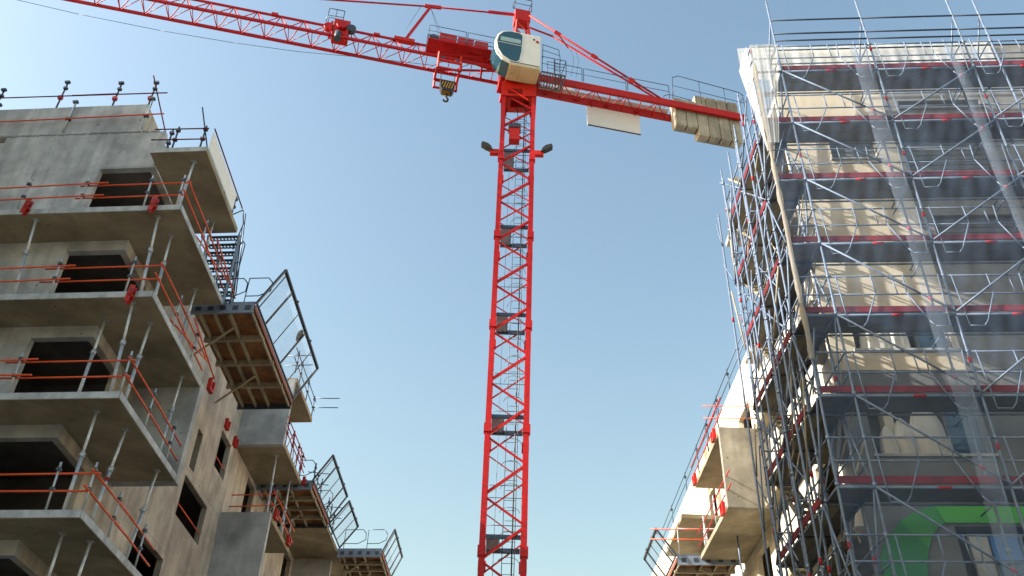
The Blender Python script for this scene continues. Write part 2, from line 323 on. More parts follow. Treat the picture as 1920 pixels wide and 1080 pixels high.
# ------------------------------------------------------------------ orange guardrails along the slabs
def rail_post(par, p, h=1.15, tilt=(0, 0), m='prop'):
    q = p + Z*h + LF*tilt[0] + LD*tilt[1]
    o = tube('post', p, q, 0.026, m, par)
    for f in (.45, .85):
        c = p.lerp(q, f); MB().box(lambda x, y, z: c+LF*x+LD*y+Z*z, (-.045, .045), (-.05, .05), (-.035, .035)).build('coupler', 'darksteel', o, True)
    return o
POSTS = {17.69: [(-1.09, .08), (-.2, .1), (-2.9, .1), (-4.55, .08), (-6.4, .08), (-.08, 1.9), (-.06, 3.4)],
         14.85: [(-.77, .08), (-2.71, .08), (-4.7, .08), (-.07, 1.7), (-.06, 3.3)],
         12.01: [(-.08, .12), (-2.73, .1), (-4.5, .08), (-.05, 1.76), (-.05, 3.45)],
         9.17: [(-.86, .12), (-.06, .14), (-2.9, .1), (-.05, 1.6), (-.05, 3.4)]}
for k, zb in enumerate((17.69, 14.85, 12.01, 9.17)):
    zt = zb+TH+.012
    t = thing('guardrail', L(-2, .1, zt), 'orange tube guardrail on posts round the %s balcony slab from the top' % ORD[k+1], 'guardrail', 'balcony guardrails')
    for (u, v) in POSTS[zb]: rail_post(t, L(u, v, zt), 1.12, (0, -.04 if v < .5 else 0))
    rnd = random.Random(k+3)
    for h in (.45, .88):
        e = rnd.uniform(-.03, .03); sgn = rnd.choice((-1, 1))
        tube('rail_tube', L(-8.6, .06, zt+h+sgn*.12), L(-2.3, .04, zt+h+e+.04), .024, 'orange', t)
        tube('rail_tube', L(-3.1, .11, zt+h+e), L(-.02+rnd.uniform(-.15, .12), .1, zt+h+e*.5), .024, 'orange', t)
        tube('rail_tube', L(-.05, -.25+rnd.uniform(0, .3), zt+h+.02), L(-.04, 2.3, zt+h-.02), .024, 'orange', t)
        tube('rail_tube', L(-.09, 1.7, zt+h+.06), L(-.07, 4.25, zt+h-.06), .024, 'orange', t)
    if zb in (17.69, 14.85):
        tube('rail_tube', L(-.1, 1.5, zt+.2), L(-.02, 4.4, zt+.75), .024, 'orange', t)
        tube('rail_tube', L(-.02, 2.7, zt+1.1), L(.25, 4.5, zt+.25), .024, 'orange', t)
# roof and top-slab guardrails
t = thing('guardrail', L(-5, 1.2, 23.2), 'dark steel posts with thin red rails along the roof parapet, upper left', 'guardrail', 'balcony guardrails')
for u, h in ((-7.85, 1.1), (-5.8, 1.35), (-3.97, 1.2), (-2.8, 1.15)):
    p = L(u, 1.25, 23.1); q = p+Z*(h+.1); o = tube('post', p, q, .028, 'rail', t)
    MB().box(lambda x, y, z: q+LF*x+LD*y+Z*z, (-.1, .06), (-.05, .05), (-.04, .03)).build('hook_head', 'rail', o, True)
    MB().box(lambda x, y, z: q-Z*.3+LF*x+LD*y+Z*z, (-.05, .07), (-.05, .05), (-.04, .04)).build('coupler', 'darksteel', o, True)
    MB().box(lambda x, y, z: q-Z*.75+LF*x+LD*y+Z*z, (-.08, .05), (-.06, .05), (-.06, .06)).build('coupler', 'clamp', o, True)
tube('rail_tube', L(-8.8, 1.2, 23.86), L(-2.3, 1.2, 23.78), .022, 'toe', t); tube('rail_tube', L(-5.5, 1.3, 23.95), L(-3.9, 1.2, 23.83), .022, 'toe', t)
tube('rail_tube', L(-2.72, .8, 24.15), L(-2.7, 4.4, 22.75), .022, 'toe', t)
MB().path([L(-4.7, 1.3, 23.2), L(-4.0, 1.5, 23.6), L(-3.8, 1.6, 23.2)], .018).build('frame_tube', 'toe', t)
MB().path([L(-4.4, 1.35, 23.2), L(-4.5, 1.4, 23.5)], .018).build('frame_tube', 'toe', t)
t = thing('guardrail', L(-5, 1.1, 22), 'orange tube on slanting steel posts across the rough joint of the top wall', 'guardrail', 'balcony guardrails')
for u in (-7.6, -5.1, -2.62):
    p = L(u, 1.1, 22.05); q = p+Z*1.35; o = tube('post', p, q, .028, 'prop', t)
    MB().box(lambda x, y, z: q+LF*x+LD*y+Z*z, (-.1, .06), (-.05, .05), (-.04, .03)).build('hook_head', 'rail', o, True)
    MB().box(lambda x, y, z: p+Z*.55+LF*x+LD*y+Z*z, (-.07, .07), (-.06, .02), (-.05, .05)).build('coupler', 'darksteel', o, True)
tube('rail_tube', L(-9, 1.03, 22.5), L(-2.05, 1.03, 22.62), .024, 'orange', t)
t = thing('guardrail', L(-1, .75, 20.71), 'dark posts with two thin red rails on the small top slab by the roof', 'guardrail', 'balcony guardrails')
for u, v, h in ((-1.5, .9, 1.05), (-1.25, .75, .98), (-.42, .75, .98), (-.2, 2.7, .7), (-.2, 3.6, .8)):
    o = tube('post', L(u, v, 20.71), L(u, v, 20.71+h), .028, 'rail', t)
    for f in (.45, .85): MB().box(lambda x, y, z: L(u, v, 20.71+h*f)+LF*x+LD*y+Z*z, (-.06, .06), (-.05, .05), (-.04, .04)).build('coupler', 'darksteel', o, True)
for h in (.38, .82): tube('rail_tube', L(-1.95, .72, 20.71+h+.06), L(-.3, .7, 20.71+h), .022, 'toe', t)
tube('rail_tube', L(-.45, .2, 21.9), L(-.4, 1.3, 21.1), .022, 'rail', t)
tube('rail_tube', L(-.12, .7, 21.5), L(-.12, 4.1, 21.45), .022, 'toe', t)
MB().box(L, (-.135, -.115), (.7, 3.4), (20.72, 21.36)).build('fence_panel', 'board', t, True)

# red clamp brackets bolted on the slabs and facade
def clamp(P, label, s=.78, F=LF, D=LD):
    t = thing('slab_clamp', P, label, 'clamp', 'red formwork clamps')
    f = lambda x, y, z: Vector(P)+F*x*s+D*y*s+Z*z*s
    for y in (-.08, .08): MB().add([f(-.1, y, -.3), f(.05, y, -.32), f(.12, y, .3), f(-.06, y, .34), f(-.1, y-.03, -.3), f(.05, y-.03, -.32), f(.12, y-.03, .3), f(-.06, y-.03, .34)],
                                 [(0,1,2,3),(7,6,5,4),(0,4,5,1),(1,5,6,2),(2,6,7,3),(3,7,4,0)]).build('cheek_plate', 'clamp', t, True)
    MB().box(f, (-.08, .09), (-.11, .11), (-.1, .0)).build('jaw', 'clamp', t, True)
    MB().tube(f(.02, -.14, .15), f(.02, .14, .15), .035*s, 8).build('bolt', 'darksteel', t)
clamp(L(-4.2, -.1, 17.85), 'red clamp on the left end of the second slab edge'); clamp(L(-.72, -.1, 17.8), 'red clamp near the corner of the second slab edge')
clamp(L(-.5, -.1, 14.85), 'red clamp hanging at the corner of the third slab edge')
def ubracket(P, label, w=.26):
    t = thing('hook_bracket', P, label, 'bracket', 'red hook brackets')
    f = lambda x, y, z: Vector(P)+LF*x+LD*y+Z*z
    for y in (-w/2, w/2): MB().box(f, (-.02, .1), (y-.03, y+.03), (-.1, .2)).build('arm', 'clamp', t, True)
    MB().box(f, (-.02, .1), (-w/2-.03, w/2+.03), (-.16, -.09)).build('seat', 'clamp', t, True)
ubracket(L(.06, 4.75, 15.2), 'red bracket at the head of the cross wall under the ply platform')
ubracket(L(-1.78, 11.6, 17.75), 'upper red U bracket on the concrete facade'); ubracket(L(-1.78, 12.85, 17.7), 'lower red U bracket beside the grey cross wall')
ubracket(L(.1, 16.6, 17.85), 'red bracket at the end of the far balcony slab'); ubracket(L(.08, 13.6, 15.15), 'red bracket on the corner of the lower grey cross wall')
ubracket(L(.08, 15.9, 15.1), 'red bracket low on the far slab edge', .28)

# ------------------------------------------------------------------ ply working platforms with leaning mesh guards
def mesh_guard(par, F, u0, u1, z0, z1, v0, v1, n=4):
    fr = MB(); f = lambda t, v: F(u0+(u1-u0)*t, v, z0+(z1-z0)*t)
    for a, b in (((0, v0), (1, v0)), ((0, v1), (1, v1))): fr.bar(f(*a), f(*b), .06, .06)
    fr.bar(f(1, v0), f(1, v1), .09, .09); fr.bar(f(.02, v0), f(.02, v1), .05, .05)
    o = fr.build('guard_frame', 'darksteel', par)
    for i in range(1, n+1):
        v = v0+(v1-v0)*i/(n+1)
        MB().bar(f(0, v), f(1, v), .05 if i % 2 else .025, .05 if i % 2 else .025).build('guard_bar', 'darksteel', o)
    tube('guard_bar', f(.0, v0+.25), f(1, v0+.22), .018, 'darksteel', o)
    MB().add([f(0, v0), f(1, v0), f(1, v1), f(0, v1)], [(0,1,2,3)]).build('wire_mesh', 'mesh', o)
    for v in (v0+(v1-v0)*.3, v0+(v1-v0)*.7): MB().bar(f(1, v), f(1.06, v+.02), .08, .1).build('clip', 'darksteel', o)
def hoop_rail(par, F, u0, u1, v, z, m='rail'):
    MB().path([F(u0, v, z), F(u0, v, z+1.0), F(u1-.15, v, z+1.0), F(u1, v, z+.82), F(u1, v, z+.5), F(u1-.35, v, z+.32), F(u0, v, z+.32)], .017, 6).build('hoop_rail', m, par)
def platform(F, u0, u1, v0, v1, z, label, sgn=1, npan=4):
    t = thing('working_platform', F(u0, v0, z), label, 'platform', 'ply working platforms')
    for i in range(npan):
        a = v0+(v1-v0)*i/npan; b = v0+(v1-v0)*(i+1)/npan
        for j in range(3):
            c = u0+(u1-u0)*j/3; d = u0+(u1-u0)*(j+1)/3
            lo, hi = sorted((c, d)); MB().box(F, (lo+.006, hi-.006), (a+.008, b-.008), (z+.06, z+.09)).build('ply_panel', 'ply', t, True)
        if i: MB().box(F, tuple(sorted((u0, u1))), (a-.05, a+.05), (z-.14, z+.056)).build('cross_beam', 'timber', t, True)
    for f in (.12, .36, .6, .97):
        u = u0+(u1-u0)*f; MB().box(F, (u-.028, u+.028), (v0+.05, v1-.05), (z-.1, z+.052)).build('joist', 'timber', t, True)
    e = MB().box(F, tuple(sorted((u0-.02*sgn, u1))), (v0-.07, v0-.012), (z-.1, z+.3)).build('end_beam', 'beam', t, True)
    for i in range(5):
        u = u0+(u1-u0)*(i+.5)/5; MB().box(F, (u-.09, u+.09), (v0-.08, v0-.072), (z+.0, z+.16)).build('beam_cutout', 'darksteel', e, True)
    MB().box(F, tuple(sorted((u1+.012*sgn, u1+.05*sgn))), (v0-.07, v1), (z+.0, z+.16)).build('edge_board', 'edgebrown', t, True)
    MB().box(F, tuple(sorted((u0, u1))), (v1+.01, v1+.07), (z-.12, z+.2)).build('end_beam', 'darksteel', t, True)
    for f in (.12, .62):
        v = v0+(v1-v0)*f; MB().bar(F(u0-.1*sgn, v+.3, z-.95), F(u0+(u1-u0)*.62, v, z-.1), .05, .05).build('strut', 'timber', t)
    return t
PA = platform(L, -0.95, .95, 4.45, 10.0, 17.62, 'large orange ply platform below the stair on the left building')
mesh_guard(PA, L, .98, 1.66, 17.85, 19.1, 4.4, 10.0, 4)
MB().add([L(1.52+.09*math.cos(a), 7.6+.28*math.sin(a)*.8, 18.86+.2*math.cos(a)) for a in [i*math.pi/6 for i in range(12)]], [list(range(12))]).build('round_patch', 'darksteel', PA)
hoop_rail(PA, L, -.35, .52, 4.5, 17.9); hoop_rail(PA, L, .55, 1.3, 4.5, 17.9)
PB = platform(L, -1.75, .5, 16.6, 20.3, 17.62, 'smaller ply platform behind the far balcony, half hidden by red clamps')
mesh_guard(PB, L, .52, 1.19, 17.85, 18.95, 16.4, 20.3, 3); hoop_rail(PB, L, -.2, .45, 16.7, 17.9); hoop_rail(PB, L, -.1, .7, 19.6, 17.9)
mesh_guard(PB, L, .5, 1.25, 17.8, 18.85, 20.6, 23.4, 2)
PC = platform(L, .4, 2.45, 23.8, 27.2, 17.62, 'farthest ply platform with grey end beam at the bottom of the left row')
mesh_guard(PC, L, 2.48, 2.95, 17.8, 18.85, 23.8, 27.2, 3); hoop_rail(PC, L, .6, 1.6, 23.9, 17.9); hoop_rail(PC, L, 1.7, 2.6, 23.9, 17.9)
t = thing('guardrail', L(0, 14, 20.71), 'thin dark tubes and posts on the far top balcony slab behind the mesh guard', 'guardrail', 'balcony guardrails')
for v in (12.8, 13.6, 15.0, 16.3): rail_post(t, L(.02, v, 20.71), 1.0, m='rail')
for h in (.45, .9):
    tube('rail_tube', L(.0, 12.4, 20.71+h), L(.02, 16.6, 20.71+h), .02, 'rail', t); tube('rail_tube', L(-.5, 13.0, 20.71+h), L(.6, 13.05, 20.71+h+.05), .02, 'rail', t)
    tube('rail_tube', L(.0, 16.3, 20.71+h), L(1.1, 16.35, 20.71+h), .02, 'rail', t)
t = thing('guardrail', L(0, 15, 17.87), 'tangled red rails and frames on the far balcony slab edge', 'guardrail', 'balcony guardrails')
for v in (13.4, 14.4, 15.4, 16.2): rail_post(t, L(.0, v, 17.88), 1.1, (.0, .0), 'clamp')
for h in (.4, .65, .95): tube('rail_tube', L(.02, 13.0, 17.88+h+.05), L(.04, 16.6, 17.88+h), .022, 'clamp', t)
for v in (13.6, 15.0): MB().path([L(.03, v, 17.9), L(.05, v+.6, 18.9), L(.03, v+1.1, 17.9)], .018).build('frame_tube', 'clamp', t)
t = thing('guardrail', L(0, 15, 15.03), 'orange rails stepping down the far balcony beside the lower grey cross wall', 'guardrail', 'balcony guardrails')
for v in (13.6, 15.0, 16.3): rail_post(t, L(-.02, v, 15.04), 1.1)
for h in (.45, .9):
    tube('rail_tube', L(-.03, 13.3, 15.04+h), L(-.02, 17.0, 15.04+h), .026, 'orange', t); tube('rail_tube', L(-1.7, 13.6, 15.04+h), L(0.05, 13.5, 15.04+h), .022, 'orange', t)
for sx, v in (('nearer', 17.6), ('farther', 21.0)):
    t = thing('guardrail', L(.3, v, 17.87), 'dark scaffold tubes standing on the %s platform of the left row' % sx, 'guardrail', 'balcony guardrails')
    for dv in (0, .7, 1.5): rail_post(t, L(.25, v+dv, 17.72), 1.5, m='rail')
    for h in (.5, 1.0): tube('rail_tube', L(.0, v-.2, 17.72+h), L(.9, v+.1, 17.75+h), .018, 'rail', t); tube('rail_tube', L(.25, v-.3, 17.72+h), L(.25, v+1.8, 17.72+h), .018, 'rail', t)

# access stair from the platform to the top slab
ST = thing('access_stair', L(-.6, 4.3, 17.75), 'dark blue perforated metal stair rising to the top slab on the left building', 'stair')
n_ = 11
for i in range(n_):
    f = i/(n_-1); z = 17.95+(20.45-17.95)*f; v = 5.15-.85*f
    MB().wall(lambda x, y, zz: L(x, zz, y), (-1.05, -.12), (v, v+.22), (z, z+.025), [(-1.0+.11*q, -.94+.11*q, v+.05, v+.17) for q in range(8)]).build('tread', 'beam', ST, True)
    MB().box(L, (-1.05, -.12), (v-.014, v-.002), (z-.07, z+.025)).build('tread_nosing', 'darksteel', ST, True)
for u in (-1.09, -.08):
    MB().bar(L(u, 5.3, 17.75), L(u, 4.35, 20.55), .04, .16).build('stringer', 'beam', ST)
tube('handrail', L(-.05, 5.2, 18.8), L(-.05, 4.3, 21.4), .022, 'rail', ST); tube('handrail', L(-.05, 5.2, 18.3), L(-.05, 4.3, 20.9), .018, 'rail', ST)
MB().bar(L(-.02, 4.28, 17.75), L(-.02, 4.28, 20.4), .07, .07).build('corner_post', 'beam', ST)
MB().bar(L(-.75, 4.3, 20.4), L(-.2, 4.28, 17.8), .04, .04).build('brace', 'steel', ST); MB().bar(L(-1.1, 4.28, 18.9), L(-.1, 4.26, 17.8), .05, .05).build('brace', 'beam', ST)
MB().path([L(.02, 4.3, 17.8), L(.02, 4.3, 20.0), L(.1, 4.3, 20.25), L(.2, 4.3, 20.1), L(.2, 4.3, 17.8)], .018).build('hoop_rail', 'rail', ST)
MB().path([L(-.16, 4.3, 19.3), L(.2, 4.3, 19.4)], .018).build('hoop_rail', 'rail', ST)
MB().path([L(-.15, 3.6, 20.75), L(.05, 3.8, 21.1), L(.05, 4.1, 20.8), L(-.15, 4.3, 19.9)], .02).build('hoop_rail', 'rail', ST)
# steel formwork sheets leaning in two openings
for (z, k) in ((12.2, 'third opening from the bottom'), (9.36, 'lowest visible opening')):
    t = thing('stacked_frames', L(-2.9, .9, z), 'stack of pale steel frames lying in the %s' % k, 'frame stack')
    for i in range(6): MB().path([L(-4.0, .8, z+.1+i*.075), L(-2.62+i*.03, .8+.01*i, z+.1+i*.075), L(-2.4+.03*i, .8, z+.02)], .014).build('frame_tube', 'steel', t)

# ------------------------------------------------------------------ neighbouring block left of the view (casts the morning shade on both fronts)
NB = thing('neighbour_building', Wd(-28, 6, 0), 'rendered apartment block outside the left edge of the view', 'building')
MB().box(Wd, (-36, -19.5), (3.5, 19.4), (0, 28.2)).build('wall', 'render', NB, True)
MB().box(Wd, (-36.3, -19.2), (3.2, 19.7), (28.202, 28.5)).build('cornice', 'concrete2', NB, True)
for zf in range(8):
    for y in range(5, 18, 4): MB().box(Wd, (-19.497, -19.45), (y, y+1.4), (1.2+zf*3.3, 2.9+zf*3.3)).build('window', 'glass', NB, True)

# ------------------------------------------------------------------ right building behind the scaffold
RB = thing('rendered_building', Rt(5, 3, 0), 'pale rendered building behind the scaffold on the right, green frame low down', 'building')
def Rw(s, v, z): return Rt(s+.15, v+.3, z+.2)                # wall plane of the scaffolded front
SEG = [(-.2, 9.75, 'greywall', [(1.8, 4.4, 7.3, 9.05)]), (9.75, 12.7, 'greywall', [(.6, 3.05, 10.62, 11.95), (4.0, 5.8, 10.62, 11.95)]),
       (12.7, 15.35, 'render', [(.7, 2.95, 13.25, 14.45)]), (15.35, 18.2, 'render', [(3.3, 5.4, 15.95, 17.25)]),
       (18.2, 20.9, 'render', [(3.1, 5.3, 18.75, 20.0), (1.25, 2.45, 19.3, 20.0)]), (20.9, 23.8, 'render', [(3.4, 5.6, 21.2, 21.5)])]
for z0, z1, m, hs in SEG:
    if m == 'render':                                    # pale render on the left bays, the shade beyond put in as darker grey
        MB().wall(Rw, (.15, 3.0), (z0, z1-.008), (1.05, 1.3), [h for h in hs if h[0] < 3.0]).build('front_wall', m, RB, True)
        MB().wall(Rw, (3.004, 12), (z0, z1-.008), (1.05, 1.3), [h for h in hs if h[0] >= 3.0]).build('front_wall', 'shaded_front', RB, True)
    else: MB().wall(Rw, (.15, 12), (z0, z1-.008), (1.05, 1.3), hs).build('front_wall', m, RB, True)
    for (a, b, c, d) in hs:
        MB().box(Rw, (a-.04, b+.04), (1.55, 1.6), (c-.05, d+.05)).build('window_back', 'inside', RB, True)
        MB().wall(Rw, (a-.05, b+.05), (c-.06, d+.06), (1.302, 1.549), [(a, b, c, d)]).build('window_reveal', 'greywall', RB, True)
        if z0 > 15:                                              # roller shutters, slat by slat
            nsl = max(2, int((d-c)/.16))
            for i in range(nsl): MB().box(Rw, (a+.02, b-.02), (1.16, 1.19), (c+(d-c)*i/nsl+.012, c+(d-c)*(i+1)/nsl-.012)).build('shutter_slat', 'greywall', RB, True)
        MB().box(Rw, (a-.06, b+.06), (.99, 1.05), (c-.06, c-.005)).build('window_sill', 'concrete2', RB, True)
for (a, b, c, d) in [(2.3, 3.03, 10.65, 11.93), (4.05, 5.75, 10.65, 11.93), (2.2, 2.93, 13.3, 14.43), (2.5, 3.3, 7.3, 8.95), (3.4, 4.3, 7.3, 8.95)]:
    w = MB().box(Rw, (a, b), (1.3, 1.32), (c, d)).build('window_pane', 'glass', RB, True)
    MB().wall(Rw, (a-.03, b+.03), (c-.02, d+.03), (1.25, 1.34), [(a+.04, b-.04, c+.05, d-.05)]).build('window_frame', 'greywall', w, True)
MB().box(Rw, (2.1, 2.45), (1.2, 1.28), (7.3, 8.95)).build('door_post', 'concrete2', RB, True)
for z in (7.4, 8.4): MB().box(Rw, (2.48, 3.0), (1.16, 1.2), (z, z+.5)).build('blue_panel', 'blue', RB, True)
g1 = [(1.62, 9.1), (5.6, 9.1), (5.6, 9.45), (1.5, 9.45)]; gf = lambda a, b, c: Rw(a, c, b)
MB().prism(gf, g1, 1.0, 1.045).build('green_frame', 'brightgreen', RB, True)
arch = [(1.605, 9.1), (1.45, 9.0), (1.3, 8.82), (1.18, 8.58), (1.08, 8.28), (1.02, 7.9), (1.0, 7.4), (1.0, 5.2)]
outer = [(.2, 5.2), (.2, 8.35), (.4, 8.75), (.75, 9.12), (1.15, 9.36), (1.49, 9.45)]
for i in range(len(arch)-1):                             # arched green surround, panel by panel
    j0 = len(outer)-1-round(i*(len(outer)-1)/(len(arch)-1)); j1 = len(outer)-1-round((i+1)*(len(outer)-1)/(len(arch)-1))
    pl = [arch[i], arch[i+1], outer[j1]] + ([outer[j0]] if j0 != j1 else [])
    MB().prism(gf, pl, 1.0, 1.044).build('green_panel', 'green' if i < 3 else 'darkgreen', RB, True)
MB().box(Rt, (.15, .4), (1.602, 4.2), (0, 5)).build('side_wall', 'greywall', RB, True)
MB().wall(lambda v, s, z: Rt(s, v, z), (1.602, 4.4), (5.0, 23.0), (1.2, 1.4), [(2.0, 3.4, z+.2, z+2.2) for z in (6.4, 9.3, 12.1, 14.95, 17.8)]).build('side_wall', 'white_wall', RB, True)
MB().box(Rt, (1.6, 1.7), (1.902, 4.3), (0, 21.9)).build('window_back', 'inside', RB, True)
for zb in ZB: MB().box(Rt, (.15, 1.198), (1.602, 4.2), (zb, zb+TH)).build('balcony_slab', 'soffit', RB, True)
MB().box(Rt, (.3, 12), (1.602, 8), (22.0, 22.2)).build('roof_slab', 'concrete2', RB, True)
for z0, m in ((0, 'white_wall'),):
    sd = lambda v, s, z: Rt(s, v, z)
    for k in range(len(zs)):
        z0 = zs[k]; z1 = zs[k+1] if k < len(zs)-1 else 21.85
        hs = {5: [(14.9, 16.6, z0+TH, 17.4), (21.3, 22.4, z0+TH, 17.3)], 6: [(14.9, 16.6, z0+TH, 20.05), (21.4, 22.6, z0+TH, 19.6), (7.0, 8.6, z0+.2, 20.0)], 4: [(14.9, 16.6, z0+TH, 14.5), (8, 9.4, 13.0, 14.4)]}.get(k, [])
        MB().wall(sd, (4.4, 40), (z0, z1-.008), (2.4, 2.6), hs).build('wing_wall', 'white_wall', RB, True)
MB().box(Rt, (1.4, 2.4), (4.2, 4.4), (0, 22.9)).build('side_wall', 'white_wall', RB, True)
MB().box(Rt, (3.4, 3.5), (4.5, 39), (0, 21)).build('window_back', 'soffit', RB, True)
MB().box(Rt, (2.6, 12), (4.5, 40), (21.4, 21.6)).build('roof_slab', 'concrete2', RB, True)
PF = Vector((math.cos(R_(.67)), math.sin(R_(.67)), 0))
def Rp(s, v, z): return RO + PF*s + RD*v + Z*z               # wing: walls square to the street
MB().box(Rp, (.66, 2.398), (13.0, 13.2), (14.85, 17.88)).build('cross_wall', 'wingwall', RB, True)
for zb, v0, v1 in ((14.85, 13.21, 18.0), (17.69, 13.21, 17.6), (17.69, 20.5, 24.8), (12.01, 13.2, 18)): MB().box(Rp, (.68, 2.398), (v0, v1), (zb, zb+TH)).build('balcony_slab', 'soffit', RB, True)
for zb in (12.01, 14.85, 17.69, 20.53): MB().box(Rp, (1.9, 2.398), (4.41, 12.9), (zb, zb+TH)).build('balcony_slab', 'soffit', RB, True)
# plastic sheets bundled in the openings
def bundle(s, z, w, h, label, seed):
    rnd = random.Random(seed); n = 18; P = []; F = []
    for j in range(9):
        tt = j/8
        for i in range(n):
            a = 2*math.pi*i/n; k = math.sin(math.pi*min(1, .55+.45*(1-tt)))*.0 + (1-tt**2.2)**.5
            rr = (.5+.07*math.sin(7*a+seed)+rnd.uniform(-.04, .04))*max(.06, k)
            P.append(Rw(s+w*rr*math.cos(a), 1.22+.16*rr*math.sin(a)*2, z+h*tt))
    for j in range(8):
        for i in range(n): F.append((j*n+i, j*n+(i+1) % n, (j+1)*n+(i+1) % n, (j+1)*n+i))
    tag(MB().add(P, F, True).build('plastic_bundle', 'bag'), label, 'plastic sheet', 'plastic sheets stored in the openings')
bundle(1.0, 10.63, .35, .75, 'small pale plastic bundle in the lower opening, leftmost', 1); bundle(1.35, 10.63, .45, .95, 'pale plastic bundle left of the tall one in the lower opening', 2)
bundle(1.85, 10.63, .8, 1.25, 'tallest domed white plastic bundle in the lower opening', 3)
bundle(1.25, 13.26, .7, .85, 'white plastic bundle in the opening above the domed ones', 4); bundle(1.75, 13.26, .45, .95, 'narrow white plastic roll beside the upper bundle', 5)

# ------------------------------------------------------------------ facade scaffold
SC = thing('facade_scaffold', Rt(0, 0, 0), 'galvanised tube scaffold with red toe boards wrapping the right building', 'scaffold')
DK = [1.5+2*k for k in range(11)]                       # deck levels 1.5 ... 21.5
def standard(s, v, ztop, rnd, cpl=True):
    o = tube('standard', Rt(s, v, 0.02), Rt(s, v, ztop), .028, 'steel', SC, 8)
    for z in (DK if cpl else []):
        for dz in (0, 1.0):
            if 8 < z+dz < ztop: tube('coupler', Rt(s, v, z+dz-.04), Rt(s, v, z+dz+.04), .043, 'coupler', o, 8)
    for z in DK[2:]:
        if rnd.random() < .28 and z+.7 < ztop: tube('red_cap', Rt(s, v, z+.72), Rt(s, v, z+.86), .034, 'redcap', o, 8)
    tube('spigot', Rt(s, v, ztop), Rt(s, v, ztop+.14), .02, 'steel', o)
rnd = random.Random(11)
for s in (0, 2.5, 5.0, 5.72, 7.5):
    standard(s, 0, 24.4, rnd); standard(s, .73, 23.4, rnd)
standard(-.7, 0, 22.4, rnd); standard(-.7, .73, 22.3, rnd)
standard(-.7, 2.45, 21.2, rnd); standard(-.7, 4.2, 20.3, rnd); standard(0, 2.45, 21.2, rnd); standard(0, 4.2, 20.3, rnd)
standard(-.95, 1.6, 21.0, rnd); standard(-.95, 3.3, 20.6, rnd)
BAYS = [(-.7, 0), (0, 2.5), (2.5, 5.0), (5.0, 7.5)]
for li, z in enumerate(DK):
    if z < 5: continue
    for bi, (a, b) in enumerate(BAYS):
        if z > 21.6: continue
        if bi or z < 21:
            MB().box(Rt, (a+.04, b-.04), (-.005, .025), (z+.03, z+.18)).build('toe_board', 'toe', SC, True)
            for j in range(2):
                d = MB().box(Rt, (a+.03, b-.03), (.04+j*.345, .04+j*.345+.335), (z-.03, z+.028)).build('deck_plank', 'deck', SC, True)
        lg = tube('ledger', Rt(a, -.02, z-.07), Rt(b, -.02, z-.07), .03, 'steel', SC, 8)
        if bi: tube('red_sleeve', Rt(a+1.15, -.02, z-.07), Rt(a+1.4, -.02, z-.07), .034, 'redcap', lg, 8)
        tube('ledger', Rt(a, .75, z-.07), Rt(b, .75, z-.07), .025, 'steel', SC)
        if bi: tube('bracket', Rt(b, .73, z-.06), Rt(b, 1.3, z-.06), .02, 'steel', SC)
        for h in (.5, 1.0): tube('guard_rail', Rt(a, .0, z+h), Rt(b, .0, z+h), .02, 'steel', SC)
        tube('transom', Rt(b, 0, z-.03), Rt(b, .73, z-.03), .025, 'steel', SC); tube('wall_tie', Rt(b, .73, z+.2), Rt(b+.05, 1.34, z+.2), .02, 'steel', SC)
        if bi:
            for sgn, s0 in ((1, a+.14), (-1, b-.14)):
                MB().path([Rt(s0, -.05, z+1.0), Rt(s0+.06*sgn, -.05, z-.38), Rt(s0+.36*sgn, -.05, z-.38), Rt(s0+.46*sgn, -.05, z-.25), Rt(s0+.78*sgn, -.05, z+.5), Rt(s0+.76*sgn, -.05, z+1.0)], .015).build('guard_frame', 'steel', SC)
            MB().path([Rt((a+b)/2+.1, -.04, z+1.0), Rt((a+b)/2+.14, -.04, z+.5)], .014).build('guard_frame', 'steel', SC)
            if z < 21:
                p, q = (Rt(a, -.06, z+1.92), Rt(b, -.06, z-.02)) if bi == 1 else (Rt(a, -.06, z-.02), Rt(b, -.06, z+1.92))
                br = tube('brace', p, q, .024, 'steel', SC)
                tube('red_sleeve', p.lerp(q, .8), p.lerp(q, .84), .034, 'redcap', br, 8)
for z in (22.75, 23.05, 23.65):                          # top rails
    for a, b in ((0, 2.5), (2.5, 5.0), (5.0, 7.5)): tube('guard_rail', Rt(a, 0, z), Rt(b, 0, z), .026, 'rail', SC)
    tube('guard_rail', Rt(0, .73, z-.4), Rt(7.5, .73, z-.4), .024, 'rail', SC)
for s in (0, 2.5, 5.0, 5.72): tube('brace', Rt(s, 0, 23.62), Rt(s, .73, 22.6), .022, 'steel', SC); tube('transom', Rt(s, 0, 22.6), Rt(s, .73, 22.6), .022, 'steel', SC)
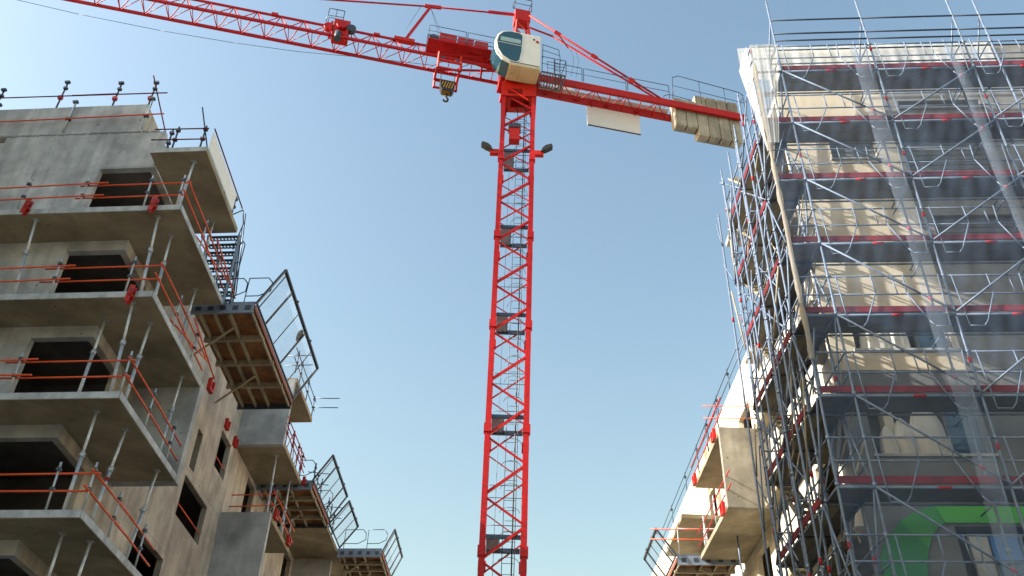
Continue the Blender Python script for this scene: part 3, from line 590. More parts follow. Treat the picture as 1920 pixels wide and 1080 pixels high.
# return along the side street
VB = [(0, .73), (.73, 2.45), (2.45, 4.2)]
for z in DK:
    if z < 5: continue
    for bi, (a, b) in enumerate(VB):
        if z > (21.6, 19.6, 19.6)[bi]: continue
        for s in (-.7, 0):
            for h in (-.06, .5, 1.0): tube('guard_rail' if h > 0 else 'ledger', Rt(s, a, z+h), Rt(s, b, z+h), .02 if h > 0 else .025, 'steel', SC)
        if bi:
            MB().box(Rt, (-.735, -.708), (a+.04, b-.04), (z+.03, z+.19)).build('toe_board', 'toe', SC, True)
            MB().box(Rt, (-.36, -.335), (a+.04, b-.04), (z+.03, z+.16)).build('toe_board', 'timber', SC, True)
            for j in range(2): MB().box(Rt, (-.68+j*.345, -.68+j*.345+.335), (a+.03, b-.03), (z-.03, z+.028)).build('deck_plank', 'timber' if j == 0 else 'deck', SC, True)
        for v in (a, b): tube('transom', Rt(-.7, v, z-.04), Rt(0, v, z-.04), .022, 'steel', SC)
        if z < 20:
            up = (int(z/2)+bi) % 2
            tube('brace', Rt(-.76, a, z if up else z+1.9), Rt(-.76, b, z+1.9 if up else z), .022, 'steel', SC)
            tube('brace', Rt(-.04, b, z if up else z+1.9), Rt(-.04, a, z+1.9 if up else z), .022, 'steel', SC)
            if bi: tube('brace', Rt(-.7, a+.2, z), Rt(-.05, a+.3, z+1.95), .022, 'steel', SC); tube('brace', Rt(-.95, (a+b)/2, z+1.6), Rt(-.7, b, z), .02, 'steel', SC)
            if bi == 2: MB().bar(Rt(-.5, a, z+.05), Rt(-.5, b-.1, z+1.95), .09, .05).build('stair_stringer', 'timber', SC); MB().bar(Rt(-.15, a, z+.05), Rt(-.15, b-.1, z+1.95), .09, .05).build('stair_stringer', 'timber', SC)
            if bi == 2:
                for i in range(1, 8): MB().box(Rt, (-.5, -.15), (a+(b-.1-a)*i/8-.08, a+(b-.1-a)*i/8+.08), (z+.05+1.9*i/8, z+.08+1.9*i/8)).build('stair_tread', 'timber', SC, True)
    for v in (1.6, 3.3):
        if z < 19: tube('transom', Rt(-.95, v, z+.4), Rt(-.05, v, z+.4), .02, 'steel', SC)

for s, v, zt in ((-.35, 1.6, 20.9), (-.35, 3.3, 20.5), (-.95, 2.45, 20.8), (-.95, 4.2, 20.0), (-.98, .8, 21.4), (-.7, 1.2, 21.0), (-.7, 3.75, 20.2), (-.02, 1.6, 21.0), (-.02, 3.3, 20.4), (-.6, 4.5, 19.6), (-.2, 4.5, 19.4), (.1, .95, 21.2)):
    standard(s, v, zt, rnd, False)
rx = random.Random(21)
for i in range(90):                                     # loose ties and odd bracing tubes of the side bay
    v = rx.uniform(.6, 4.3); z = rx.uniform(8.5, 19.0); s0 = rx.choice((-.98, -.78, -.4, -.05)); up = rx.uniform(.8, 2.2)
    tube('tie_tube', Rt(s0, v, z), Rt(max(-.98, s0+rx.uniform(-.15, .3)), min(4.4, max(.1, v+rx.uniform(-1.2, 1.2))), z+up), rx.choice((.018, .022)), rx.choice(('steel', 'steel', 'timber')), SC)
# nets and sheets
P = []; nu, nv = 120, 90                             # loosely hung, creased between its ties
for j in range(nv+1):
    for i in range(nu+1):
        a = -.76+8.36*i/nu; z = 4+18.1*j/nv
        P.append(Rt(a, -.1-.03*abs(math.sin(a*1.2566))*abs(math.sin(z*1.5708+.3))-.012*math.sin(a*9+z*2.2)-.01*math.sin(a*17-z*5.1), z))
F = [(j*(nu+1)+i, j*(nu+1)+i+1, (j+1)*(nu+1)+i+1, (j+1)*(nu+1)+i) for j in range(nv) for i in range(nu)]
tag(MB().add(P, F, True).build('debris_net', 'net'), 'see-through bluish debris net over the scaffold front', 'net')
for i, (a, b) in enumerate(((1.84, 2.28), (4.36, 4.64))):
    P = []; n = 24
    for j in range(n+1):
        z = 4+18.2*j/n; w = .03*math.sin(j*.9+i)
        P += [Rt(a+w, -.165, z), Rt(a+.1+w, -.185-.02*math.sin(j*2.1), z), Rt(b-.1+w*.6, -.185+.02*math.sin(j*1.3), z), Rt(b+w*.6, -.165, z)]
    F = [(4*j+k, 4*j+k+1, 4*j+k+5, 4*j+k+4) for j in range(n) for k in range(3)]
    tag(MB().add(P, F, True).build('net_overlap', 'netlap'), ('wider' if i == 0 else 'narrower') + ' pale vertical overlap strip where two debris nets join, %s scaffold bay' % ('left' if i == 0 else 'right'), 'net')
P = []; n = 40; m_ = 10; rn = random.Random(5)
for j in range(n+1):
    z = 12.3+9.4*j/n; r = .05+.008*math.sin(j*1.7)+rn.uniform(-.008, .008)
    for i in range(m_): a = 2*math.pi*i/m_; P.append(Rt(-.72+.006*math.sin(j*.5)+r*(1+.25*math.sin(3*a+j))*math.cos(a), -.06+r*math.sin(a), z))
F = [(j*m_+i, j*m_+(i+1) % m_, (j+1)*m_+(i+1) % m_, (j+1)*m_+i) for j in range(n) for i in range(m_)]
tag(MB().add(P, F, True).build('bunched_net', 'bunch'), 'pale bunched net tied down the scaffold corner post', 'net')
def sheet(name, f, nu, nv, m, label):
    P = [f(i/nu, j/nv) for j in range(nv+1) for i in range(nu+1)]
    F = [(j*(nu+1)+i, j*(nu+1)+i+1, (j+1)*(nu+1)+i+1, (j+1)*(nu+1)+i) for j in range(nv) for i in range(nu)]
    tag(MB().add(P, F, True).build(name, m), label, 'sheet')
rip = lambda a: .018*math.sin(a*31)+.012*math.sin(a*67+1)
sheet('white_sheet', lambda a, b: Rt(-.6+7.2*a, 1.27+rip(a*2.2)*(1.2-b), 22.6+1.45*b+.02*math.sin(a*14)), 160, 6, 'sheet', 'creased white sheeting along the top of the scaffolded front')
sheet('white_sheet', lambda a, b: Rt(-.8-.06*b+rip(a*.5)*.3, -.12+.85*a*(.08+.92*b), 18.4+4.0*b), 40, 16, 'netend', 'white sheeting folded round the left end of the scaffold top')
sheet('white_sheet', lambda a, b: Rt(-.79+.77*a*(.35+.65*b), -.17+rip(a*.5)*.25, 18.6+3.8*b), 40, 12, 'netend', 'thin pale sheeting over the narrow end bay of the scaffold')

# ------------------------------------------------------------------ right wing: rails, clamps, platform
t = thing('guardrail', Rt(2.4, 20, 21.85), 'dark posts and thin rails on the roof edge of the right wing', 'guardrail', 'right wing guardrails')
for v in (15.3, 17.2, 19.4, 21.6, 24, 27, 31):
    o = tube('post', Rt(2.42, v, 21.8), Rt(2.38, v, 22.9), .022, 'rail', t); MB().box(lambda x, y, z: Rt(2.38+x, v+y, 22.65+z), (-.06, .06), (-.04, .04), (-.04, .04)).build('coupler', 'darksteel', o, True)
for h in (.5, 1.0): tube('rail_tube', Rt(2.4, 14, 21.85+h), Rt(2.4, 34, 21.85+h), .02, 'rail', t)
for zb, wd in ((17.69, 'upper'), (14.85, 'lower')):
    t = thing('guardrail', Rt(.75, 14, zb+TH), 'orange rails on posts along the %s balcony of the right wing' % wd, 'guardrail', 'right wing guardrails')
    for v in (13.4, 15.2, 17.0): tube('post', Rt(.75, v, zb+TH), Rt(.72, v, zb+TH+1.2), .028, 'rail' if wd == 'upper' else 'prop', t)
    for h in (.45, .95):
        tube('rail_tube', Rt(.72, 12.6, zb+TH+h), Rt(.72, 18.2, zb+TH+h), .024, 'clamp', t); wd == 'upper' and tube('rail_tube', Rt(.2, 13.2, zb+TH+h), Rt(2.3, 13.25, zb+TH+h), .02, 'orange', t)
for i, (v, zb, lb) in enumerate(((13.6, 17.8, 'near the head of the right cross wall'), (17.2, 17.8, 'at the far end of the upper right balcony'), (13.5, 14.95, 'at the foot of the right cross wall'))):
    P = Rt(.62, v, zb); tt = thing('hook_bracket', P, 'red hook bracket ' + lb, 'bracket', 'red hook brackets')
    f = lambda x, y, z: P+RF*x+RD*y+Z*z
    for y in (-.15, .15): MB().box(f, (-.1, .02), (y-.03, y+.03), (-.12, .22)).build('arm', 'clamp', tt, True)
    MB().box(f, (-.1, .02), (-.18, .18), (-.19, -.11)).build('seat', 'clamp', tt, True)
PD = platform(Rt, 2.1, -.2, 17.9, 20.8, 14.75, 'ply platform with grey end beam at the foot of the right wing', -1)
mesh_guard(PD, Rt, -.25, -.95, 14.95, 16.0, 17.7, 20.8, 3)
for a, b in ((-.1, .9), (1.0, 2.0)):
    MB().path([Rt(a, 17.9, 15.05), Rt(a, 17.9, 16.1), Rt(b, 17.9, 16.1), Rt(b, 17.9, 15.05)], .02).build('hoop_rail', 'prop', PD)
for h in (.5, .9): tube('rail_tube', Rt(-1.2, 17.6, 15.05+h), Rt(2.3, 17.65, 15.05+h), .022, 'orange', PD)
t = thing('steel_prop', Rt(1.5, 15.5, 12.2), 'grey steel prop under the lower balcony of the right wing', 'prop', 'props holding up balcony slabs')
tube('outer_tube', Rt(1.45, 15.4, 12.2), Rt(1.5, 15.5, 13.6), .045, 'prop', t, 8); tube('inner_tube', Rt(1.5, 15.5, 13.6), Rt(1.52, 15.55, 14.84), .033, 'steel', t, 8)
MB().tube(Rt(1.3, 15.5, 13.6), Rt(1.7, 15.5, 13.6), .015).build('handle', 'steel', t)
t = thing('steel_prop', Rt(1.3, 15.5, 15.05), 'grey steel prop on the upper balcony of the right wing', 'prop', 'props holding up balcony slabs')
tube('outer_tube', Rt(1.3, 15.4, 15.04), Rt(1.32, 15.4, 16.5), .045, 'prop', t, 8); tube('inner_tube', Rt(1.32, 15.4, 16.5), Rt(1.35, 15.45, 17.68), .033, 'steel', t, 8)
MB().tube(Rt(1.12, 15.4, 16.5), Rt(1.52, 15.4, 16.5), .015).build('handle', 'steel', t)

# ------------------------------------------------------------------ tower crane
CR = thing('tower_crane', Wd(0, 36, 0), 'red lattice tower crane with white cab rising between the buildings', 'crane')
HW = .83; yc = 36.0; ZT = 42.9
def Mz(i, j, z): return Wd(HW*i*.9, yc+HW*j*.9, z)
for i in (-1, 1):
    for j in (-1, 1):
        lg = MB().box(Wd, (i*HW-.11, i*HW+.11), (yc+j*HW-.11, yc+j*HW+.11), (0, ZT)).build('mast_leg', 'red', CR, True)
        for z in [15.9+5.4*k for k in range(-2, 6)]: MB().box(Wd, (i*HW-.16, i*HW+.16), (yc+j*HW-.16, yc+j*HW+.16), (z-.75, z-.35)).build('joint_sleeve', 'red', lg, True)
NODE = 2.7; Z0 = 20.44-NODE*7
k = 0
while Z0+k*NODE < 42:
    za, zb_ = Z0+k*NODE, Z0+k*NODE+NODE/2; zc = za+NODE
    for j in (-1, 1):
        y = yc+j*HW
        bw = .11 if j < 0 else .06
        MB().bar(Wd(-HW, y, za), Wd(HW, y, zb_), bw, bw).build('mast_brace', 'red', CR)
        if zc < 43: MB().bar(Wd(HW, y, zb_+.08), Wd(-HW, y, zc-.08), bw*.7, bw*.7).build('mast_brace', 'red', CR)
    for i in (-1, 1):
        x = i*HW
        MB().bar(Wd(x, yc-HW, za+.1), Wd(x, yc+HW, zb_), .1, .1).build('mast_brace', 'red', CR)
        if zc < 43: MB().bar(Wd(x, yc+HW, zb_+.1), Wd(x, yc-HW, zc), .1, .1).build('mast_brace', 'red', CR)
    k += 1
for pz in [16.0+5.4*k for k in range(-2, 5)]:            # rest platforms
    pf = MB().box(Wd, (-HW+.14, HW-.14), (yc-HW+.05, yc-HW+.15), (pz-.08, pz+.08)).build('rest_platform', 'rail', CR, True)
    MB().box(Wd, (-HW+.14, HW-.14), (yc+HW-.15, yc+HW-.05), (pz-.1, pz+.1)).build('rear_beam', 'rail', pf, True)
    MB().box(Wd, (-HW+.15, -.2), (yc-HW+.16, yc+HW-.16), (pz-.03, pz)).build('floor_plate', 'beam', pf, True)
    MB().bar(Wd(-.17, yc-HW+.1, pz), Wd(-.17, yc+HW-.1, pz), .05, .1).build('trimmer', 'darksteel', pf)
    for h in (.5, 1.05): tube('rail', Wd(-HW+.1, yc+HW-.2, pz+h), Wd(HW-.1, yc+HW-.2, pz+h), .018, 'darksteel', pf); tube('rail', Wd(-HW+.1, yc-HW+.2, pz+h+1.2), Wd(HW-.1, yc-HW+.2, pz+h+1.2), .014, 'darksteel', pf)
LX, LY = .22, yc+.25                                     # ladder
for x in (LX-.25, LX+.25): tube('ladder_rail', Wd(x, LY, 6), Wd(x, LY, 42.5), .016, 'darksteel', CR)
zz = 6.3
while zz < 42.4: tube('rung', Wd(LX-.25, LY, zz), Wd(LX+.25, LY, zz), .012, 'darksteel', CR); zz += .45
zz = 8.0
while zz < 42: MB().path([Wd(LX-.42*math.cos(a), LY-.55*math.sin(a), zz) for a in [math.pi*i/8 for i in range(9)]], .012, 4).build('safety_hoop', 'darksteel', CR); zz += 1.05
tube('power_cable', Wd(.36, yc-.4, 2), Wd(.36, yc-.4, 42.6), .03, 'black', CR)
tube('power_cable', Wd(-.38, yc+.5, 2), Wd(-.38, yc+.5, 38), .012, 'darksteel', CR)
# switch box and floodlights on the mast
MB().box(Wd, (-.45, .12), (yc-HW-.1, yc-HW+.35), (38.3, 39.2)).build('switch_box', 'redorange', CR, True)
MB().box(Wd, (-.5, .17), (yc-HW-.15, yc-HW+.4), (39.2, 39.45)).build('switch_box_lid', 'darksteel', CR, True)
for i in (-1, 1):
    MB().box(Wd, tuple(sorted((i*HW, i*(HW+.6)))), (yc-HW-.14, yc-HW+.1), (37.15, 37.45)).build('lamp_arm', 'redorange', CR, True)
    c = Wd(i*(HW+.75), yc-HW-.1, 37.55)
    ff = lambda x, y, z: c+Vector((i*x*.85+i*z*.3, y, z*.9-x*.35 if i > 0 else z*.9+x*.35))
    lm = MB().prism(lambda x, y, z: c+Vector((x*i, z, y)), [(-.3, -.25), (.1, -.02), (.33, .16), (.27, .34), (-.02, .23), (-.2, .04)], -.16, .16).build('floodlight', 'rubber', CR, True)
# slewing unit
MB().box(K, (-.95, .95), (-.95, .95), (42.9, 43.3)).build('slew_ring', 'red', CR, True)
MB().wall(lambda x, z, y: Wd(x, yc+y, z), (-1.0, 1.0), (-1.0, 1.0), (42.5, 42.9), [(-.45, .6, -.6, .6)]).build('slew_collar', 'redorange', CR, True)
MB().wall(lambda x, y, z: Wd(x, yc+y, z), (-.97, .97), (41.7, 42.498), (-1.0, -.96), [(-.6, .2, 41.85, 42.3)]).build('collar_plate', 'redorange', CR, True)
for xx in (-.97, .97): MB().box(Wd, (xx-.03, xx+.03), (yc-.95, yc+1.0), (41.9, 42.498)).build('collar_plate', 'red', CR, True)
MB().bar(Wd(-.75, yc-1.05, 42.4), Wd(.55, yc-1.05, 41.3), .07, .07).build('collar_brace', 'redorange', CR)
MB().box(K, (-1.1, 1.2), (-.6, .6), (43.3, 44.6)).build('slew_frame', 'red', CR, True)
# jib
def Jn(a, o, z): return K(a, o, z)
JW, JZ, JT = .55, 44.1, 45.5
jb = MB()
jib = MB().bar(K(1.0, JW, JZ), K(32, JW, JZ), .13, .16).bar(K(1.0, -JW, JZ), K(32, -JW, JZ), .13, .16).bar(K(3.0, 0, JT), K(32, 0, JT), .11, .11).build('jib', 'red', CR)
NB_ = 1.3; a = 1.6
while a < 31:
    b = a+NB_/2; c = a+NB_
    if a > 4.5:
        for o in (JW, -JW):
            tube('jib_brace', K(a, o, JZ), K(b, 0, JT), .03, 'red', jib); tube('jib_brace', K(b, 0, JT), K(c, o, JZ), .03, 'red', jib)
    tube('jib_brace', K(a, JW, JZ), K(a, -JW, JZ), .024, 'red', jib); tube('jib_brace', K(a, JW, JZ), K(c, -JW, JZ), .022, 'red', jib)
    a = c
for a in (8.5, 14.3, 20.2, 26): MB().bar(K(a-.18, 0, JT+.07), K(a+.18, 0, JT+.07), .18, .2).build('chord_splice', 'redorange', jib)
tube('inner_pipe', K(2, .1, 44.75), K(10.2, .1, 44.75), .03, 'beam', jib)
# jib head structure near the cab: winch units on a walkway
MB().bar(K(1.0, 0, 44.9), K(3.1, 0, 45.4), .5, .7).build('jib_heel', 'red', CR)
for o in (JW, -JW): MB().bar(K(1.1, o, 45.2), K(5.0, o, 44.2), .1, .1).build('jib_brace', 'red', jib); MB().bar(K(2.2, o, 44.1), K(2.2, o*.5, 45.3), .1, .1).build('jib_brace', 'red', jib)
for i, (a0, a1, zz0) in enumerate(((3.95, 4.95, 45.0), (2.95, 3.88, 44.95), (2.1, 2.88, 44.92))):
    MB().box(K, (a0, a1), (.2, .95), (zz0, zz0+.72)).build('winch_housing', 'redorange', CR, True)
MB().box(K, (1.3, 5.6), (.05, 1.1), (44.82, 44.9)).build('walkway', 'red', CR, True)
MB().bar(K(1.3, 1.12, 45.15), K(5.6, 1.12, 45.15), .03, .06).build('walkway_edge', 'steel', CR)
for a0, a1 in ((1.3, 3.35), (3.45, 5.6)):
    MB().path([K(a0, 1.12, 44.9), K(a0, 1.12, 46.0), K(a1, 1.12, 46.0), K(a1, 1.12, 44.9)], .022).build('walkway_rail', 'rail', CR)
    MB().path([K(a0, 1.12, 45.5), K(a1, 1.12, 45.5)], .018).build('walkway_rail', 'rail', CR)
MB().path([K(5.6, .1, 44.9), K(5.6, .1, 46.0), K(5.6, 1.12, 46.0)], .022).build('walkway_rail', 'rail', CR)
MB().tube(K(5.25, .6, 45.25), K(5.25, .9, 45.25), .3, 14).build('cable_drum', 'darksteel', CR)
# trolley
TRL = MB()
for a in (3.55, 4.85):
    for o in (JW+.2, -JW-.2): TRL.bar(K(a, o, 44.25), K(a, o, 42.9), .1, .1)
for o in (JW+.2, -JW-.2): TRL.bar(K(3.5, o, 43.6), K(4.9, o, 43.6), .09, .2); TRL.bar(K(3.5, o, 42.95), K(4.9, o, 42.95), .1, .1)
for a in (3.55, 4.85): TRL.bar(K(a, JW+.2, 43.6), K(a, -JW-.2, 43.6), .12, .2)
trl = TRL.build('trolley', 'redorange', CR)
for a in (3.75, 4.6): MB().tube(K(a, JW+.05, 43.85), K(a, JW+.18, 43.85), .13, 10).build('trolley_wheel', 'darksteel', trl)
HB = thing('hook_block', K(4.1, 0, 41.4), 'dark hook block with yellow hazard stripes hanging under the jib trolley', 'hook block')
MB().prism(lambda x, y, z: K(x, z, y), [(3.72, 42.6), (4.58, 42.6), (4.52, 42.05), (4.42, 41.8), (3.86, 41.78), (3.74, 42.0)], -.22, .22).build('side_plate', 'black', HB, True)
for i in range(5):
    a = 3.77+i*.15; MB().prism(lambda x, y, z: K(x, z, y), [(a, 42.5), (a+.06, 42.5), (a+.18 if i < 4 else a+.13, 42.0 if i < 4 else 42.2), (a+.12 if i < 4 else a+.08, 41.96 if i < 4 else 42.15)], .222, .23).build('hazard_stripe', 'yellow', HB, True)
for i in range(5):
    o0 = -.2+i*.08; MB().box(K, (3.9+.02*i, 4.38), (o0, o0+.035), (41.765, 41.775)).build('hazard_stripe', 'yellow', HB, True)
for a in (3.75, 4.55):
    for o in (-.15, .15): tube('rope', K(a, o, 42.7), K(a, o, 43.6), .012, 'darksteel', HB)
MB().path([K(4.13, 0, 41.75), K(4.13, 0, 41.45), K(4.02, 0, 41.3), K(4.05, 0, 41.12), K(4.2, 0, 41.08), K(4.3, 0, 41.2)], .055, 8).build('hook', 'black', HB)
# trolley winch and basket out on the jib
MB().box(K, (10.05, 10.95), (-.35, .45), (44.5, 45.75)).build('jib_winch', 'redorange', CR, True)
for a, o in ((9.95, .35), (10.5, .5), (11.2, .2)): MB().tube(K(a, o-.1, 45.1), K(a, o+.2, 45.1), .28, 12).build('winch_drum', 'red' if a != 9.95 else 'darksteel', CR)
for a in (10.15, 11.05): MB().bar(K(a, .5, 43.9), K(a, .45, 45.4), .12, .12).build('winch_post', 'redorange', CR)
MB().tube(K(10.6, .5, 43.9), K(10.6, .5, 44.5), .2, 12).build('winch_motor', 'darksteel', CR)
MB().path([K(10.5, .3, 45.7), K(10.52, .3, 46.75), K(11.38, .3, 46.75), K(11.42, .3, 45.5)], .028).path([K(10.5, .3, 46.15), K(11.4, .3, 46.1)], .022).path([K(10.95, .3, 46.75), K(10.95, .3, 46.15)], .022).build('basket_rail', 'rail', CR)
MB().path([K(10.5, -.35, 45.7), K(10.52, -.35, 46.75), K(11.38, -.35, 46.75), K(11.42, -.35, 45.5)], .024).build('basket_rail', 'rail', CR)
# peak and ties
pk = MB()
for a in (-.35, .35):
    for o in (-.4, .4): pk.bar(K(a*2.0-.1, o*1.2, 44.6), K(a*.75, o*.6, 50.2), .12, .12)
pk = pk.build('peak_frame', 'red', CR)
for i in range(5):
    z0 = 45.2+i*1.0; f0 = 1-(z0-44.6)/5.6*.6; z1 = z0+1.0; f1 = 1-(z1-44.6)/5.6*.6
    for o in (-.46, .46): MB().bar(K(-.7*f0, o*f0, z0), K(.65*f1, o*f1, z1), .06, .06).build('peak_brace', 'redorange', pk)
MB().box(K, (-.5, .45), (-.35, .35), (49.3, 50.3)).build('peak_head', 'redorange', CR, True)
MB().path([K(-.55, .4, 50.2), K(-.55, .4, 51.3), K(.5, .4, 51.3), K(.55, .4, 50.2)], .028).path([K(-.55, .4, 50.75), K(.5, .4, 50.75)], .02).path([K(-.55, -.4, 50.2), K(-.55, -.4, 51.3), K(.5, -.4, 51.3), K(.5, .4, 51.3)], .024).path([K(-.55, .4, 51.3), K(-.55, -.4, 51.3)], .024).build('peak_rail', 'rail', CR)
MB().tube(K(.4, 0, 50.1), K(5.63, 0, 49.2), .055, 8).tube(K(5.63, 0, 49.2), K(22, 0, 45.6), .055, 8).build('front_tie', 'red', CR)
MB().bar(K(.5, 0, 50.1), K(2.1, 0, 49.85), .1, .2).build('tie_link', 'red', CR); MB().bar(K(5.0, 0, 49.3), K(6.0, 0, 49.15), .12, .24).build('tie_link', 'redorange', CR)
MB().bar(K(6.9, 0, 45.5), K(5.63, 0, 49.2), .14, .14).build('tie_strut', 'red', CR); MB().bar(K(6.3, 0, 45.55), K(7.5, 0, 45.55), .3, .26).build('strut_foot', 'redorange', CR)
for a in (4.3, 4.6): tube('stay_wire', K(5.6, 0, 49.0), K(a, .1, 45.4), .012, 'darksteel', CR)
tube('stay_wire', K(6.2, 0, 49.1), K(6.9, 0, 46.6), .012, 'darksteel', CR)
for o, pts in ((-.45, [(-.4, 49.8), (-2.13, 49.35), (-10.0, 44.6)]), (.45, [(-.4, 49.7), (-8.6, 44.35)])):
    MB().path([K(x, o, z) for x, z in pts], .06, 8).build('rear_tie', 'red', CR)
for f in (.22, .5, .78):
    p = K(-.4, .45, 49.7).lerp(K(-8.6, .45, 44.35), f); q = K(-1.2, -.45, 49.6).lerp(K(-10, -.45, 44.6), f)
    MB().bar(p.lerp(p+(K(-8.6, .45, 44.35)-K(-.4, .45, 49.7)), -.02), p.lerp(p+(K(-8.6, .45, 44.35)-K(-.4, .45, 49.7)), .02), .17, .17).build('tie_link', 'redorange', CR)
    if f != .5: MB().bar(p, q, .06, .06).build('tie_spacer', 'red', CR)
for a in (-3.4, -3.1): MB().path([K(a, .2, 47.6), K(a-.12, .4, 46.4), K(a+.1, .5, 44.7)], .012, 4).build('stay_wire', 'darksteel', CR)
# counter jib
for o in (JW, -JW): MB().bar(K(-.9, o, 43.97), K(-13.8, o, 43.97), .16, .5).build('counter_beam', 'redorange', CR)
a = -1.6; i = 0
while a > -9.2:
    tube('counter_brace', K(a, JW, 43.8), K(a, -JW, 43.8), .035, 'red', CR)
    p, q = (JW, -JW) if i % 2 else (-JW, JW); tube('counter_brace', K(a, p, 43.8), K(a-.95, q, 43.8), .03, 'red', CR); a -= .95; i += 1
MB().box(K, (-9.3, -1.2), (-.62, -.2), (44.3, 44.33)).build('counter_walkway', 'cabwhite', CR, True)
for a0, a1 in ((-1.5, -3.6), (-3.7, -6.3), (-6.4, -9.0)):
    for o in (-.72, .72):
        MB().path([K(a0, o, 44.2), K(a0, o, 45.35), K(a1, o, 45.35), K(a1, o, 44.2)], .022).path([K(a0, o, 44.8), K(a1, o, 44.8)], .018).build('counter_rail', 'rail', CR)
MB().box(K, (-3.4, -2.2), (-.75, -.7), (44.7, 45.3)).build('counter_panel', 'board', CR, True)
for o in (.75, -.75):
    MB().path([K(-9.2, o, 44.2), K(-9.3, o, 46.15), K(-9.7, o, 46.4), K(-13.6, o, 46.0), K(-13.8, o, 45.8), K(-13.85, o, 44.3)], .026).path([K(-9.3, o, 45.4), K(-13.8, o, 45.1)], .02).path([K(-11.0, o, 46.25), K(-11.0, o, 44.3)], .02).path([K(-12.6, o, 46.1), K(-12.6, o, 44.3)], .02).build('ballast_rail', 'rail', CR)
MB().path([K(-13.85, .75, 45.8), K(-13.95, 0, 45.8), K(-13.85, -.75, 45.8)], .024).build('ballast_rail', 'rail', CR)
# ballast blocks
for i in range(6):
    a1 = -9.42-i*.69; a0 = a1-.64; lo, hi = (42.5, 44.75) if i < 2 else (41.95, 45.35)
    w = ['leftmost short block', 'second short block'][i] if i < 2 else ['first', 'second', 'third', 'last'][i-2]+' of the four long blocks'
    t = thing('ballast_block', K((a0+a1)/2, 0, lo), 'beige concrete ballast, %s from the left under the counter jib' % w if i >= 2 else 'beige concrete ballast, %s under the counter jib' % w, 'ballast block', 'crane ballast blocks')
    MB().prism(lambda x, y, z: K(x, y, z), [(a0, -.3), (a1, -.3), (a1, .4), (a0, .4)], lo+.16, hi).build('block', 'ballast', t, True)
    MB().add([K(a0+.02, -.2, lo), K(a1-.02, -.2, lo), K(a1-.02, .36, lo), K(a0+.02, .36, lo), K(a0+.001, -.3, lo+.158), K(a1-.001, -.3, lo+.158), K(a1-.001, .4, lo+.158), K(a0+.001, .4, lo+.158)], [(3,2,1,0),(4,5,6,7),(0,1,5,4),(1,2,6,5),(2,3,7,6),(3,0,4,7)]).build('chamfered_foot', 'ballast', t, True)
    MB().tube(K((a0+a1)/2-.15, 0, hi), K((a0+a1)/2-.15, 0, hi+.12), .04).tube(K((a0+a1)/2+.15, 0, hi), K((a0+a1)/2+.15, 0, hi+.12), .04).build('lifting_eye', 'darksteel', t)
# sign board
t = thing('sign_board', K(-5.9, -JW, 42), 'blank white rectangular board hanging from the counter jib', 'sign board')
MB().box(K, (-7.5, -4.25), (-JW-.03, -JW+.03), (41.98, 43.62)).build('board', 'board', t, True)
MB().bar(K(-7.5, -JW+.05, 41.97), K(-4.25, -JW+.05, 41.97), .06, .05).build('bottom_rail', 'darksteel', t)
for a in (-4.5, -7.2): MB().bar(K(a, -JW+.02, 43.55), K(a, -JW+.02, 43.9), .07, .07).build('hanger', 'red', t)
# cab
CB = MB(); prof = [(-.78, 42.85), (1.0, 42.85), (1.45, 43.05), (1.75, 43.45), (1.92, 44.0), (1.9, 44.6), (1.75, 45.2), (1.45, 45.55), (1.0, 45.68), (-.78, 45.68)]
cabf = lambda x, y, z: K(x, z, y)
cab = MB().prism(cabf, prof, .95, 2.1).build('cab', 'cabwhite', CR, True)
bv = cab.modifiers.new('bevel', 'BEVEL'); bv.width = .07; bv.segments = 3; bv.limit_method = 'ANGLE'; bv.angle_limit = R_(35)
for p in cab.data.polygons: p.use_smooth = False
def rrect(cx, cz, w, h, r, n=5, sk=0):
    P = []
    for qx, qz, a0 in ((1, 1, 0), (-1, 1, 90), (-1, -1, 180), (1, -1, 270)):
        for i in range(n+1):
            a = R_(a0+90*i/n); P.append((cx+qx*(w/2-r)+r*math.cos(a)+sk*(qz*(h/2-r)+r*math.sin(a)), cz+qz*(h/2-r)+r*math.sin(a)))
    return P
win = [(.3, 45.42), (.5, 45.58), (1.05, 45.58), (1.45, 45.42), (1.7, 45.05), (1.8, 44.5), (1.72, 43.9), (1.45, 43.35), (1.0, 43.02), (.62, 42.98), (.45, 43.2), (.34, 44.0)]
sw = MB().prism(cabf, win, 2.1, 2.125).build('side_window', 'cabglass', cab, True)
rim = MB(); n = len(win)
for i in range(n): rim.bar(cabf(*win[i], 2.12), cabf(*win[(i+1) % n], 2.12), .05, .03, JN)
rim.build('window_rim', 'cabwhite', sw)
MB().bar(cabf(.34, 44.45, 2.13), cabf(1.78, 44.45, 2.13), .03, .03).build('window_bar', 'cabwhite', sw)
MB().box(K, (.42, 1.6), (2.126, 2.13), (44.62, 44.98)).build('glass_reflection', 'paleteal', sw, True)  # pale teal band painted on as the reflection in the side window
fg = [(1.03, 42.83), (1.46, 43.03), (1.77, 43.44), (1.94, 44.0), (1.92, 44.6), (1.77, 45.2), (1.5, 45.5)]
for i in range(len(fg)-1):
    p, q = fg[i], fg[i+1]; dx, dz = q[0]-p[0], q[1]-p[1]; ln = math.hypot(dx, dz); nx, nz = dz/ln*.02, -dx/ln*.02
    MB().add([K(p[0]+nx, 1.02, p[1]+nz), K(q[0]+nx, 1.02, q[1]+nz), K(q[0]+nx, 2.03, q[1]+nz), K(p[0]+nx, 2.03, p[1]+nz), K(p[0]-nx, 1.02, p[1]-nz), K(q[0]-nx, 1.02, q[1]-nz), K(q[0]-nx, 2.03, q[1]-nz), K(p[0]-nx, 2.03, p[1]-nz)],
             [(0,1,2,3),(7,6,5,4),(0,4,5,1),(1,5,6,2),(2,6,7,3),(3,7,4,0)]).build('front_pane', 'cabglass', cab, True)
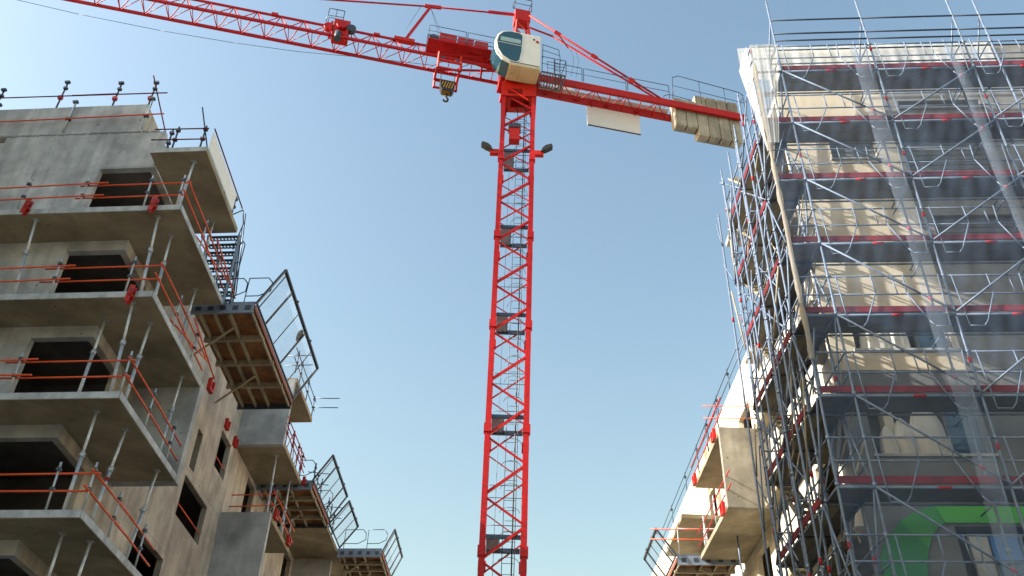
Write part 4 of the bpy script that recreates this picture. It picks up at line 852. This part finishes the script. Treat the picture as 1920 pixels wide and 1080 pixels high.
MB().box(K, (-.76, .98), (.97, 2.08), (42.74, 42.846)).build('cab_floor', 'cabbase', cab, True)
MB().wall(lambda x, z, y: K(x, y, z), (-.7, .92), (1.03, 2.02), (42.70, 42.738), [(-.6, .15, 1.15, 1.9), (.3, .45, 1.2, 1.9), (.55, .85, 1.5, 1.9)]).build('floor_frame', 'cabbase', cab, True)
MB().tube(K(-.35, 2.1, 45.25), K(-.35, 2.14, 45.25), .06, 10).build('lamp', 'darksteel', cab); MB().tube(K(-.55, 2.1, 45.1), K(-.55, 2.14, 45.1), .09, 10).build('vent', 'clamp', cab)
MB().bar(K(-.7, 2.13, 42.95), K(1.0, 2.13, 42.95), .02, .03).build('sill_rail', 'rubber', cab)
# cab gallery
gl = MB().wall(lambda x, z, y: K(x, y, z), (-2.3, -.85), (.7, 1.9), (42.9, 42.96), [(-2.22+.17*i, -2.1+.17*i, .78, 1.82) for i in range(8)]).build('gallery', 'deck', CR, True)
MB().path([K(-.9, 1.9, 43), K(-.9, 1.9, 44.2), K(-2.3, 1.9, 44.2), K(-2.3, 1.9, 43)], .022).path([K(-.9, 1.9, 43.6), K(-2.3, 1.9, 43.6)], .018).path([K(-2.3, 1.9, 44.2), K(-2.3, .7, 44.2), K(-2.3, .7, 43)], .022).path([K(-1.6, 1.9, 43), K(-1.6, 1.9, 44.2)], .018).build('gallery_rail', 'rail', gl)
MB().path([K(-.95, 1.8, 44.2), K(-.95, 1.8, 45.4), K(-1.9, 1.8, 45.2), K(-2.0, 1.8, 44.2)], .022).path([K(-.95, 1.8, 44.9), K(-1.95, 1.8, 44.7)], .018).build('gallery_rail', 'rail', gl)
for x in (-1.75, -2.05): MB().path([K(x, 1.5, 42.0), K(x, 1.5, 44.6)], .025).build('gallery_ladder', 'darksteel', gl)
for i in range(8): MB().path([K(-1.75, 1.5, 42.2+i*.3), K(-2.05, 1.5, 42.2+i*.3)], .016).build('ladder_rung', 'darksteel', gl)
# sagging rope under the jib
pts = [(29, 42.75), (24, 42.45), (19.8, 42.4), (16, 42.55), (12.5, 42.85), (8.45, 43.5), (5.0, 43.9)]
tag(MB().path([K(x, 0, z) for x, z in pts], .014, 4).build('hoist_rope', 'darksteel'), 'thin slack rope sagging under the crane jib', 'rope')

for o in bpy.data.objects:
    if '_base' in o: del o['_base']
